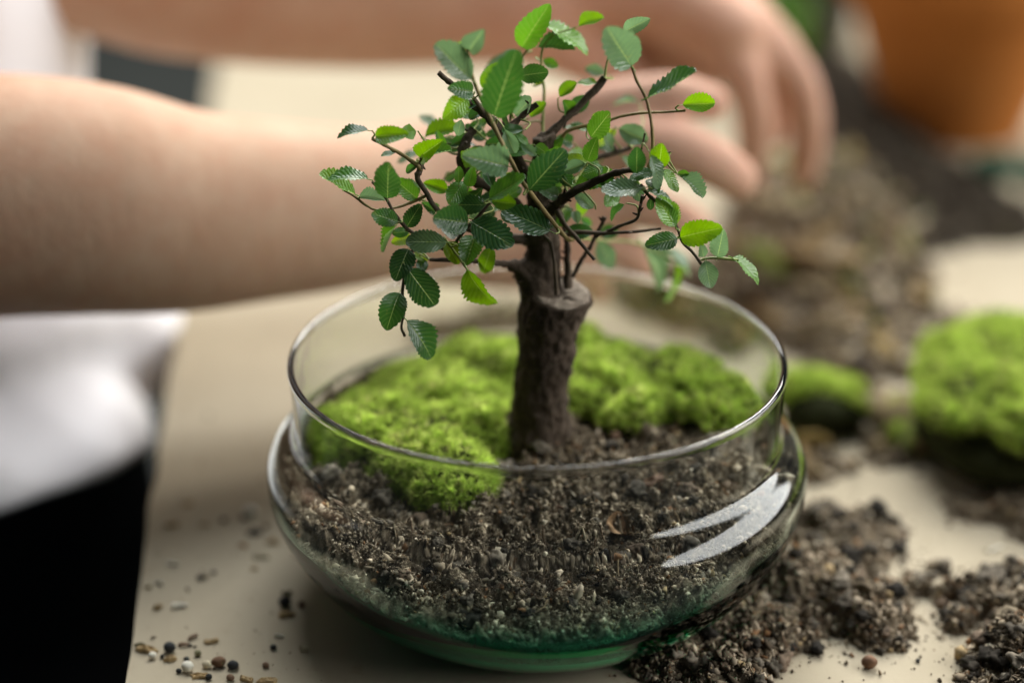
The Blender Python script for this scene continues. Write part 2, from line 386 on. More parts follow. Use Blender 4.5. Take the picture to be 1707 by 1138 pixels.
RIM = np.stack([rc + .125 * np.cos(rimA), 8.82 + .14 * np.sin(rimA)], -1)
RIM = np.vstack([[8.405, 8.79], RIM, [8.192, 8.79]])
V, F = lathe(np.vstack([OUT[1:], RIM, INN[:0:-1]]), 256)
n = 256; m_ = len(OUT[1:]) + len(RIM) + len(INN[1:])
V = np.vstack([V, [[0, 0, 0], [0, 0, INN[0, 1]]]]); c0 = m_ * n
t0 = np.arange(n); t1 = (t0 + 1) % n
F3 = np.vstack([np.stack([np.full(n, c0), t1, t0], -1), np.stack([np.full(n, c0 + 1), (m_ - 1) * n + t0, (m_ - 1) * n + t1], -1)])
bowl = obj('glass_bowl', mesh_np('glass_bowl', V, [F, F3]), M['glass'])
tag(bowl, 'round clear glass bowl with wide shoulder and painted green glow at its base holding soil', 'bowl')
def r_in(z): return np.interp(z, INN[:, 1], INN[:, 0])

# ------------------------------------------------------------------ soil in the bowl
def soil_h(x, y, detail=True):
    r = np.hypot(x, y)
    fr = np.clip((-2.8 - y) / 5.6, 0, 1); fr = fr * fr * (3 - 2 * fr)
    h = 4.72 - 1.5 * fr + .05 * y + .35 * np.exp(-((x - .1) ** 2 + (y - 1.2) ** 2) / 3.0) + .45 * np.exp(-((x - 5.2) ** 2 + (y + .5) ** 2) / 9.0) - .85 * np.exp(-((x + 1.45) ** 2 + (y - .2) ** 2) / .9)
    P = np.stack([x, y, np.zeros_like(x)], -1)
    h = h + .26 * fbm(P * .8, 3, 5) + (.58 * np.abs(fbm(P * 1.6, 5, 9, .58)) if detail else 0)
    return h
nr_, nt = 150, 640
th = np.linspace(0, 2 * np.pi, nt, endpoint=False); rr = np.linspace(0.02, 1, nr_) ** .8
Rm = 8.9
Rl = np.full(nt, 8.4)
for _ in range(12): Rl = .5 * Rl + .5 * (r_in(soil_h(Rl * np.cos(th), Rl * np.sin(th))) - .03)
X = rr[:, None] * Rl * np.cos(th); Y = rr[:, None] * Rl * np.sin(th); Z = soil_h(X, Y)
Rc = np.hypot(X, Y); s_ = np.minimum(1, (r_in(Z) - .03) / np.maximum(Rc, 1e-6)); X *= s_; Y *= s_
top = np.stack([X, Y, Z], -1)
side = []
zs = np.linspace(1, 0, 80)[1:]
for f in zs:
    z_ = .29 + (Z[-1] - .29) * f; R = r_in(z_) - .03
    Ps = np.stack([R * np.cos(th), R * np.sin(th), z_], -1)
    R = R - .10 * np.clip(fbm(Ps * 2.4, 4, 21) + .25, 0, 1) - 2.1 * np.exp(-((th - 3.55) / .85) ** 4) * np.clip((3.6 - z_) / 1.2, 0, 1)
    side.append(np.stack([R * np.cos(th), R * np.sin(th), z_], -1))
A = np.concatenate([top, np.array(side)], 0)
me = mesh_np('potting_soil', A.reshape(-1, 3), [grid_faces(A.shape[0], nt, True)])
# crumbs over the surface and against the glass
nC = 22000
rr_ = np.sqrt(RNG.random(nC)) * 8.55; tt = RNG.random(nC) * 2 * np.pi; x = rr_ * np.cos(tt); y = rr_ * np.sin(tt)
keep = (y < 3.5) | (RNG.random(nC) < .4); x, y = x[keep], y[keep]
R = np.clip(.024 * np.exp(.58 * RNG.normal(size=len(x))), .012, .20)
z = soil_h(x, y) + R * .25
x2, y2 = x, y; big = R > .09
P = np.stack([x, y, z], -1); ok = np.hypot(x, y) + R < r_in(z) - .05; P, R = P[ok], R[ok]
cr = crumbs(P, R, soil_cols(len(P), 2.2))
# fluff clusters: groups of fine crumbs piled on lumps
nK = 760; ck = np.sqrt(RNG.random(nK)) * 8.1; ct = -np.pi * RNG.random(nK) * 1.25 + .3; kx, ky = ck * np.cos(ct), ck * np.sin(ct)
cx = np.repeat(kx, 30) + RNG.normal(size=nK * 30) * .16; cy_ = np.repeat(ky, 30) + RNG.normal(size=nK * 30) * .16
R2 = np.clip(.022 * np.exp(.5 * RNG.normal(size=len(cx))), .01, .09); hk = np.repeat(RNG.random(nK), 30)
dz = np.abs(RNG.normal(size=len(cx))) * .15 * hk
P2 = np.stack([cx, cy_, soil_h(cx, cy_) + dz], -1); ok = np.hypot(cx, cy_) + R2 < r_in(P2[:, 2]) - .05; P2, R2 = P2[ok], R2[ok]
cr2 = crumbs(P2, R2, soil_cols(len(P2), 4))
nS = 17000; ts = -np.pi * (RNG.random(nS) * 1.3 - .15); zsd = .4 + RNG.random(nS) * 4.8
hS = soil_h(8.8 * np.cos(ts), 8.5 * np.sin(ts), False); ok = zsd < hS + .25; ts, zsd = ts[ok], zsd[ok]
R3 = np.clip(.026 * np.exp(.55 * RNG.normal(size=len(ts))), .012, .11); rad = r_in(zsd) - R3 * 1.25 - .05
rad = rad - 2.1 * np.exp(-(((ts % (2 * np.pi)) - 3.55) / .85) ** 4) * np.clip((3.6 - zsd) / 1.2, 0, 1)
P3 = np.stack([rad * np.cos(ts), rad * np.sin(ts), zsd], -1); cr3 = crumbs(P3, R3, soil_cols(len(P3), 1.) * (.30 + .50 * np.clip((P3[:, 2:3] - 2.2) / 2.5, 0, 1)), .3)     # lower crumbs: shade of the unlit front painted in, besides damp soil
# clods: larger crumbly lumps lying on the surface
def clods(P, R, cols, s):
    v, f = pebble_base(); out = []
    for k in range(len(P)):
        q = v * (1 + .62 * fbm(v * 1.7 + 9.1 * k, 5, s, .62)[:, None]) * R[k] * np.array([1, .9, .7]); a_ = RNG.random() * 6.28
        q = np.stack([q[:, 0] * math.cos(a_) - q[:, 1] * math.sin(a_), q[:, 0] * math.sin(a_) + q[:, 1] * math.cos(a_), q[:, 2]], -1) + P[k]
        out.append((q, [f], cols[k] * (1 + .35 * fbm(q * 9, 3, s)[:, None]).clip(.2, 2)))
    return join(out)
_PB = []
def pebble_base():
    if not _PB:
        import bmesh
        bm = bmesh.new(); bmesh.ops.create_icosphere(bm, subdivisions=3, radius=1); _PB.extend([np.array([q.co[:] for q in bm.verts]), np.array([[q.index for q in g.verts] for g in bm.faces])]); bm.free()
    return _PB
nk = 260; ka = -np.pi * RNG.random(nk) * 1.3 + .45; kr = np.sqrt(RNG.random(nk)) * 7.9; kx, ky = kr * np.cos(ka), kr * np.sin(ka)
KR = np.clip(.13 * np.exp(.45 * RNG.normal(size=nk)), .06, .36); cr4 = clods(np.stack([kx, ky, soil_h(kx, ky) + KR * .25], -1), KR, dull(soil_cols(nk, -.9)), 77)
soil = obj('potting_soil', me, M['soil']); tag(soil, 'dark crumbly potting soil filling the glass bowl', 'soil', kind='stuff')
# the crumbs belong to the soil: merged in one child of it
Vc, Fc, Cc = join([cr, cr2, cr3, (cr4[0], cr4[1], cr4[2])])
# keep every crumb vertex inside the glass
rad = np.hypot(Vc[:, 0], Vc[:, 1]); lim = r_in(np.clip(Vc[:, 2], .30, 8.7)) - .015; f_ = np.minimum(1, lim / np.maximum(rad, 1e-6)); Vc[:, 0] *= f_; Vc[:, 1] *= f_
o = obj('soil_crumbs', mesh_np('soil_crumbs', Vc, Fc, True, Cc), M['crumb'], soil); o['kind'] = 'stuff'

def rootlets(xs, ys, hf, s, lo=.35, hi=1.3):
    rs = np.random.default_rng(s); parts = []
    for x_, y_ in zip(xs, ys):
        a_ = rs.random() * 6.28; L_ = lo + (hi - lo) * rs.random() ** 2; da = rs.normal() * 1.3; pts = []
        for q in np.linspace(0, 1, 6):
            pts.append((x_ + L_ * q * math.cos(a_ + da * q), y_ + L_ * q * math.sin(a_ + da * q)))
        pts = np.array(pts); z_ = hf(pts[:, 0], pts[:, 1]) + .05 + .10 * rs.random() * np.sin(np.linspace(0, 3.1, 6)); r_ = .012 + .022 * rs.random() ** 2
        Vq, Fq = tube(np.column_stack([pts, z_]), np.full(6, r_), 5, 0, sub=2); c_ = np.array([[.30, .22, .13], [.20, .13, .08], [.42, .35, .24], [.12, .08, .05]])[rs.integers(0, 4)]
        parts.append((Vq, Fq, c_))
    return join(parts)
ra = -np.pi * RNG.random(150) * 1.2 + .3; rq = np.sqrt(RNG.random(150)) * 7.2
Vr, Fr, Cr = rootlets(rq * np.cos(ra), rq * np.sin(ra), soil_h, 5)
rad = np.hypot(Vr[:, 0], Vr[:, 1]); lim = r_in(np.clip(Vr[:, 2], .30, 8.7)) - .02; f_ = np.minimum(1, lim / np.maximum(rad, 1e-6)); Vr[:, 0] *= f_; Vr[:, 1] *= f_
o = obj('rootlets', mesh_np('rootlets', Vr, Fr, True, Cr), M['crumb'], soil); o['kind'] = 'stuff'

# ------------------------------------------------------------------ moss
MOSS_C = np.array([[.36, .50, .08], [.50, .64, .12], [.60, .72, .17], [.66, .73, .24], [.24, .35, .05], [.50, .48, .19]])
MOSS_W = np.array([.24, .32, .24, .11, .06, .03])
def ell_base(els, s):
    parts = []
    t = np.linspace(0, np.pi, 22); p = np.linspace(0, 2 * np.pi, 40, endpoint=False)
    D = np.stack([np.sin(t)[:, None] * np.cos(p), np.sin(t)[:, None] * np.sin(p), np.repeat(np.cos(t)[:, None], 40, 1)], -1)
    for c, r in els:
        V = np.array(c) + D * np.array(r); V = V + (D * (.14 * fbm(V * .8, 3, s)[..., None]))
        parts.append((V.reshape(-1, 3), [grid_faces(22, 40, True)], None))
    return join(parts)
def moss_clump(label, loc, els, dens, ln, wd, s, nzmin=-.1, inside=False, cat='moss', floor_fn=None, bare=()):
    root = tag(empty('moss_clump', loc), label, cat, 'green moss clumps')
    V, F, _ = ell_base(els, s)
    if inside:
        rad = np.hypot(V[:, 0], V[:, 1]); lim = r_in(np.clip(V[:, 2], .6, 8.7)) - .06; f_ = np.minimum(1, lim / np.maximum(rad, 1e-6)); V[:, 0] *= f_; V[:, 1] *= f_
    obj('cushion', mesh_np('cushion', V, F), M['cushion'], root)
    P, N = [], []
    for i, (c, r) in enumerate(els):
        if i in bare: continue
        c = np.array(c); r = np.array(r); ar = 4 * np.pi * (((r[0] * r[1]) ** 1.6 + (r[0] * r[2]) ** 1.6 + (r[1] * r[2]) ** 1.6) / 3) ** (1 / 1.6)
        n_ = int(ar * dens * 2.3); d = RNG.normal(size=(n_, 3)); d /= np.linalg.norm(d, axis=1)[:, None]
        p = c + d * r; nn = d / r; nn /= np.linalg.norm(nn, axis=1)[:, None]
        p = p + nn * (.14 * fbm(p * .8, 3, s))[:, None]
        edge = .18 * vnoise(p * 1.7, s + 3)
        ok = nn[:, 2] > nzmin + edge
        for j, (c2, r2) in enumerate(els):
            if j != i: ok &= (((p - np.array(c2)) / np.array(r2)) ** 2).sum(1) > .92
        if floor_fn is not None: ok &= p[:, 2] > floor_fn(p[:, 0], p[:, 1]) - .05
        P.append(p[ok]); N.append(nn[ok])
    P = np.concatenate(P); N = np.concatenate(N); n_ = len(P)
    # star shaped tufts: shoots radiate from shared centres
    per = 15; keepc = RNG.random(n_) < 1.0 / per; Pc, Nc = P[keepc], N[keepc]; nc_ = len(Pc)
    lumpc = fbm(Pc * 1.1, 3, s + 31); Pc = Pc + Nc * (.13 * lumpc + .03 * RNG.normal(size=nc_))[:, None]
    axis = Nc + .35 * RNG.normal(size=Nc.shape) + np.array([0, 0, .3]); axis /= np.linalg.norm(axis, axis=1)[:, None]
    tcol = np.exp(.16 * RNG.normal(size=nc_) + .10 * lumpc); tl_ = np.exp(.22 * RNG.normal(size=nc_) + .25 * lumpc)
    P = np.repeat(Pc, per, 0) + .035 * RNG.normal(size=(nc_ * per, 3)); N = np.repeat(Nc, per, 0); n_ = len(P)
    D = np.repeat(axis, per, 0) + .48 * RNG.normal(size=(n_, 3)); D /= np.linalg.norm(D, axis=1)[:, None]
    Ln = np.clip(ln * .85 * np.repeat(tl_, per) * np.exp(.2 * RNG.normal(size=n_)), ln * .3, ln * 1.9); lump = np.log(np.repeat(tcol, per)) * 4
    S = np.cross(D, RNG.normal(size=(n_, 3))); S /= np.linalg.norm(S, axis=1)[:, None] + 1e-9
    bend = np.cross(S, D) * (.25 * RNG.normal(size=(n_, 1)))
    wv = wd * np.exp(.2 * RNG.normal(size=(n_, 1)))
    p0 = P - N * .05; p1 = P + D * (Ln * .5)[:, None] + bend * Ln[:, None] * .2; p2 = P + D * Ln[:, None] + bend * Ln[:, None]
    V = np.stack([p0 - S * wv * .6, p0 + S * wv * .6, p1 + S * wv, p1 - S * wv, p2], 1)
    if inside:
        rad = np.hypot(V[..., 0], V[..., 1]); lim = r_in(np.clip(V[..., 2], .6, 8.7)) - .03; f_ = np.minimum(1, lim / np.maximum(rad, 1e-6)); V[..., 0] *= f_; V[..., 1] *= f_
    b_ = (np.arange(n_) * 5)[:, None]
    tone = RNG.choice(len(MOSS_C), nc_, p=MOSS_W); C = MOSS_C[np.repeat(tone, per)] * np.exp(.25 * lump + .14 * RNG.normal(size=n_))[:, None]
    o = obj('moss_shoots', mesh_np('moss_shoots', V.reshape(-1, 3), [b_ + np.array([0, 1, 2, 3]), b_ + np.array([3, 2, 4])], True, np.repeat(C, 5, 0)), M['moss'], root)
    o['kind'] = 'stuff'; return root
moss_clump('wide bright moss cushion left of the trunk inside the glass bowl', (-4, 1, 5),
           [((-5.2, 1.8, 4.9), (2.7, 2.7, 1.45)), ((-3.4, 3.8, 5.0), (2.9, 2.8, 1.55)), ((-3.6, .6, 4.9), (2.0, 2.1, 1.55)), ((-2.9, -1.4, 4.85), (1.45, 1.7, 1.2)), ((-1.8, 5.8, 5.2), (2.4, 1.9, 1.6)), ((-2.7, -2.0, 4.9), (1.25, 1.15, .85)), ((-4.2, -.6, 4.9), (1.7, 1.6, 1.25)), ((-1.9, 1.6, 5.0), (1.3, 1.7, 1.3))],
           620, .25, .0125, 40, -.15, True)
moss_clump('tall moss clump close behind the trunk on its right side inside the bowl', (2.6, 4.6, 5),
           [((2.6, 4.9, 5.5), (1.8, 2.9, 1.3)), ((3.3, 2.4, 5.5), (1.25, 1.3, .8)), ((1.4, 6.6, 5.6), (1.6, 1.4, 1.6)), ((1.6, 3.6, 5.6), (1.0, 1.4, .9))], 500, .25, .014, 41, .0, True)
moss_clump('moss clump against the right back wall of the glass bowl', (6, 4.4, 5),
           [((5.5, 4.7, 5.55), (1.7, 2.4, 1.15)), ((6.8, 3.0, 5.5), (1.4, 1.9, .95)), ((4.9, 3.0, 5.5), (1.0, 1.0, .75))], 500, .25, .014, 42, .0, True)
moss_clump('large thick slab of moss with dark soil underside lying at the right edge', (20, 11, 0),
           [((17.6, 10.4, 2.7), (2.2, 3.8, 1.2)), ((19.4, 9.2, 2.7), (2.6, 4.4, 1.5)), ((22.2, 9.4, 2.9), (3.6, 5.2, 1.7)), ((16.4, 8.8, 2.5), (1.3, 1.9, .9)), ((19.5, 12.8, 2.9), (3.6, 3.0, 1.5)), ((18.4, 9.8, 1.5), (3.2, 4.3, 1.6)), ((21.5, 9.4, 1.5), (3.8, 5.0, 1.7))], 330, .27, .018, 43, .12, bare=(5, 6))
moss_clump('small dark moss lump on the table just right of the glass bowl', (12.2, 12.4, 0),
           [((11.4, 13.0, 1.2), (1.3, 1.0, .95)), ((12.9, 12.9, .9), (.8, .9, .85)), ((11.6, 12.2, .8), (1.35, 1.0, 1.0)), ((12.8, 12.3, .6), (.85, .8, .8))], 320, .33, .024, 44, .2, bare=(2, 3))
moss_clump('tiny green moss scrap between the two moss clumps on the table', (15.2, 11.4, 0),
           [((15.0, 12.2, .9), (.55, .6, .5)), ((14.8, 10.6, .6), (.4, .5, .4))], 320, .3, .024, 45, .1)

def smin(a_, b_, k_):
    h = np.clip(k_ - np.abs(a_ - b_), 0, None) / k_; return np.minimum(a_, b_) - h * h * k_ * .25
def surface_nets(Fd, org, vx):
    S = (Fd < 0); nx_, ny_, nz_ = Fd.shape
    cnt = np.zeros((nx_ - 1, ny_ - 1, nz_ - 1), np.int8); acc = np.zeros((nx_ - 1, ny_ - 1, nz_ - 1, 3), np.float32)
    sl = lambda o_, n_: slice(o_, n_ - 1 + o_)
    for ax in range(3):
        oth = [q for q in range(3) if q != ax]
        for p_ in (0, 1):
            for q_ in (0, 1):
                o0 = [0, 0, 0]; o0[oth[0]] = p_; o0[oth[1]] = q_; o1 = list(o0); o1[ax] = 1
                a0 = Fd[sl(o0[0], nx_), sl(o0[1], ny_), sl(o0[2], nz_)]; a1 = Fd[sl(o1[0], nx_), sl(o1[1], ny_), sl(o1[2], nz_)]
                cr_ = (a0 < 0) != (a1 < 0); tt_ = np.where(cr_, a0 / np.where(a0 == a1, 1, a0 - a1), 0)
                cnt += cr_; acc[..., ax] += tt_
                acc[..., oth[0]] += cr_ * p_; acc[..., oth[1]] += cr_ * q_
    act = cnt > 0; ids = -np.ones(act.shape, np.int64); ids[act] = np.arange(act.sum())
    I = np.argwhere(act); V = (I + acc[act] / cnt[act][:, None]) * vx + org
    Q = []
    for ax in range(3):
        oth = [q for q in range(3) if q != ax]; sh = [slice(1, -1)] * 3; sh[ax] = slice(0, -1)
        s0 = S[tuple(sh)]; sh2 = list(sh); sh2[ax] = slice(1, None); s1 = S[tuple(sh2)]
        E_ = np.argwhere(s0 != s1); fl = s0[s0 != s1]
        off = np.array([1, 1, 1]); off[ax] = 0; E_ = E_ + off
        def g(da, db):
            e = E_.copy(); e[:, oth[0]] += da; e[:, oth[1]] += db
            return ids[e[:, 0], e[:, 1], e[:, 2]]
        q = np.stack([g(-1, -1), g(0, -1), g(0, 0), g(-1, 0)], -1)
        flip = fl if ax != 1 else ~fl
        q[~flip] = q[~flip][:, ::-1]; q = q[(q >= 0).all(1)]; Q.append(q)
    return V, np.concatenate(Q)
class SDF:
    def __init__(s, lo, hi, vx):
        s.lo = np.array(lo, float); s.vx = vx; n_ = np.ceil((np.array(hi) - s.lo) / vx).astype(int) + 1; s.F = np.full(n_, 6.0, np.float32)
    def cap(s, a_, ra, b_, rb, k_=.6, sq=None, ext=.6):
        """round cone from a to b; sq = (axis vector, factor) flattens it along that axis"""
        a_, b_ = np.array(a_, float), np.array(b_, float); R = max(ra, rb) + ext + .5
        if sq is not None: R = max(ra, rb) * max(1, 1 / sq[1]) + ext + .5
        i0 = np.clip(np.floor((np.minimum(a_, b_) - R - s.lo) / s.vx).astype(int), 0, s.F.shape); i1 = np.clip(np.ceil((np.maximum(a_, b_) + R - s.lo) / s.vx).astype(int) + 1, 0, s.F.shape)
        if (i1 <= i0).any(): return
        G = np.stack(np.meshgrid(*[np.arange(i0[q], i1[q]) for q in range(3)], indexing='ij'), -1) * s.vx + s.lo
        ab = b_ - a_; t_ = np.clip(((G - a_) @ ab) / (ab @ ab), 0, 1); dv = G - a_ - t_[..., None] * ab
        if sq is not None:
            ax_ = np.array(sq[0], float); ax_ /= np.linalg.norm(ax_); c_ = dv @ ax_; dv = dv + (c_ * (1 / sq[1] - 1))[..., None] * ax_
        d = np.linalg.norm(dv, axis=-1) - (ra + (rb - ra) * t_)
        if sq is not None: d = d * min(1, sq[1])
        sl = tuple(slice(i0[q], i1[q]) for q in range(3)); s.F[sl] = smin(s.F[sl], d, k_)
    def chain(s, pts, k_=.6, sq=None):
        D = catmull(np.array([[*p, r] for p, r in pts], float), 4)
        tmp = SDF.__new__(SDF); tmp.lo = s.lo; tmp.vx = s.vx; tmp.F = np.full(s.F.shape, 6.0, np.float32)
        for q0, q1 in zip(D[:-1], D[1:]): tmp.cap(q0[:3], q0[3], q1[:3], q1[3], .001, sq, k_)
        s.F = smin(s.F, tmp.F, k_)

# ------------------------------------------------------------------ bonsai tree
Y0 = 0.8
tree = tag(empty('bonsai_tree', (0, .9, 4.8)), 'small bonsai tree with thick dark trunk and toothed green leaves growing in the glass bowl', 'bonsai tree')
def pp(px, py, d=0.): return at(px, py, Y0 + d)
PXCM = 1 / 48.3
# trunk: one blended surface of butt, sawn shoulder, leader, knot and root flare
T_ = SDF((-4.2, -3.2, 3.2), (4.2, 5.2, 17.2), .075)
tr = [(887, 790, 146, .5), (892, 745, 124, .4), (897, 705, 108, .3), (902, 650, 98, .1), (908, 600, 95, 0), (914, 560, 96, -.1), (921, 525, 106, -.1), (930, 500, 111, -.1), (936, 470, 112, -.1)]
T_.chain([(pp(a_, b_, d_), c_ * PXCM / 2 * .93) for a_, b_, c_, d_ in tr], .4)
# saw cut: everything above a slightly tilted plane goes
ctop = pp(933, 488, -.1); ncut = np.array([.10, -.16, 1.0]); ncut /= np.linalg.norm(ncut)
G = np.stack(np.meshgrid(*[np.arange(q) for q in T_.F.shape], indexing='ij'), -1) * T_.vx + T_.lo
T_.F = np.maximum(T_.F, ((G - ctop) @ ncut).astype(np.float32)); del G
L2 = SDF((-4.2, -3.2, 3.2), (4.2, 5.2, 17.2), .075)
L2.chain([(pp(900, 560, .3), .6), (pp(900, 505, .25), .68), (pp(902, 455, .2), .60), (pp(905, 400, .2), .54), (pp(903, 340, .3), .49), (pp(908, 280, .4), .42), (pp(906, 205, .4), .36)], .35)
G = np.stack(np.meshgrid(*[np.arange(q) for q in L2.F.shape], indexing='ij'), -1) * L2.vx + L2.lo
L2.F = np.maximum(L2.F, ((G - pp(906, 226, .4)) @ np.array([-.3, -.15, .94]) + .06 * fbm(G * 3, 2, 8)).astype(np.float32)); del G
T_.F = smin(T_.F, L2.F, .35)
T_.chain([(pp(890, 470, .0), .50), (pp(872, 450, -.2), .32), (pp(858, 443, -.4), .20)], .35)
T_.chain([(pp(944, 590, -.3), .22), (pp(938, 612, -.3), .26)], .5)
for (x_, y_, d_, r_) in ((820, 772, -.2, .35), (850, 800, -1.1, .3), (905, 800, -1.2, .3), (965, 775, -.4, .34), (985, 755, .6, .3), (830, 745, .9, .35)):
    T_.chain([(pp(895 + (x_ - 895) * .35, 725, .3 + d_ * .2), .55), (pp(895 + (x_ - 895) * .8, y_ - 18, .3 + d_ * .8), r_), (pp(x_, y_ + 14, .3 + d_), r_ * .6)], .5)
V, F = surface_nets(T_.F, T_.lo, T_.vx)
NV = np.zeros_like(V); e1_ = V[F[:, 1]] - V[F[:, 0]]; e2_ = V[F[:, 3]] - V[F[:, 0]]; fn = np.cross(e1_, e2_)
for q in range(4): np.add.at(NV, F[:, q], fn)
NV /= np.linalg.norm(NV, axis=1)[:, None] + 1e-9
onc = np.abs((V - ctop) @ ncut) < .1
V = V + NV * ((.06 * fbm(V * 1.2, 3, 61) + .06 * fbm(V * np.array([5.5, 5.5, 3.4]), 4, 66) - .035 * np.abs(fbm(V * np.array([1.5, 1.5, 6.0]), 3, 69))) * np.where(onc, .35, 1))[:, None]
obj('trunk', mesh_np('trunk', V, [F]), M['bark'], tree)
n = 72; t = np.linspace(0, 2 * np.pi, n, endpoint=False)
ea = np.cross(ncut, [0, 1, 0]); ea /= np.linalg.norm(ea); eb = np.cross(ncut, ea)
rim = ctop + ncut * .015 + (1.02 + .05 * fbm(np.stack([3 * np.cos(t), 3 * np.sin(t), 0 * t], -1), 3, 4))[:, None] * (ea * np.cos(t)[:, None] + eb * np.sin(t)[:, None])
cut = [rim - ncut * .05]; cen = rim.mean(0)
for f in (.93, .8, .62, .42, .22):
    q = cen + (rim - cen) * f; q = q + np.stack([0 * t, 0 * t, .05 * (1 - f) + .07 * fbm(q * 4, 3, 71) - (.05 if f < .5 else 0)], -1) + np.array([0, 0, .05 if f > .7 else .02]); cut.append(q)
cut = np.array(cut); Vc = np.vstack([cut.reshape(-1, 3), cen[None]])
F3 = np.stack([np.full(n, 6 * n), 5 * n + np.arange(n), 5 * n + (np.arange(n) + 1) % n], -1)
obj('cut_top', mesh_np('cut_top', Vc, [grid_faces(6, n, True), F3]), M['cut'], tree)

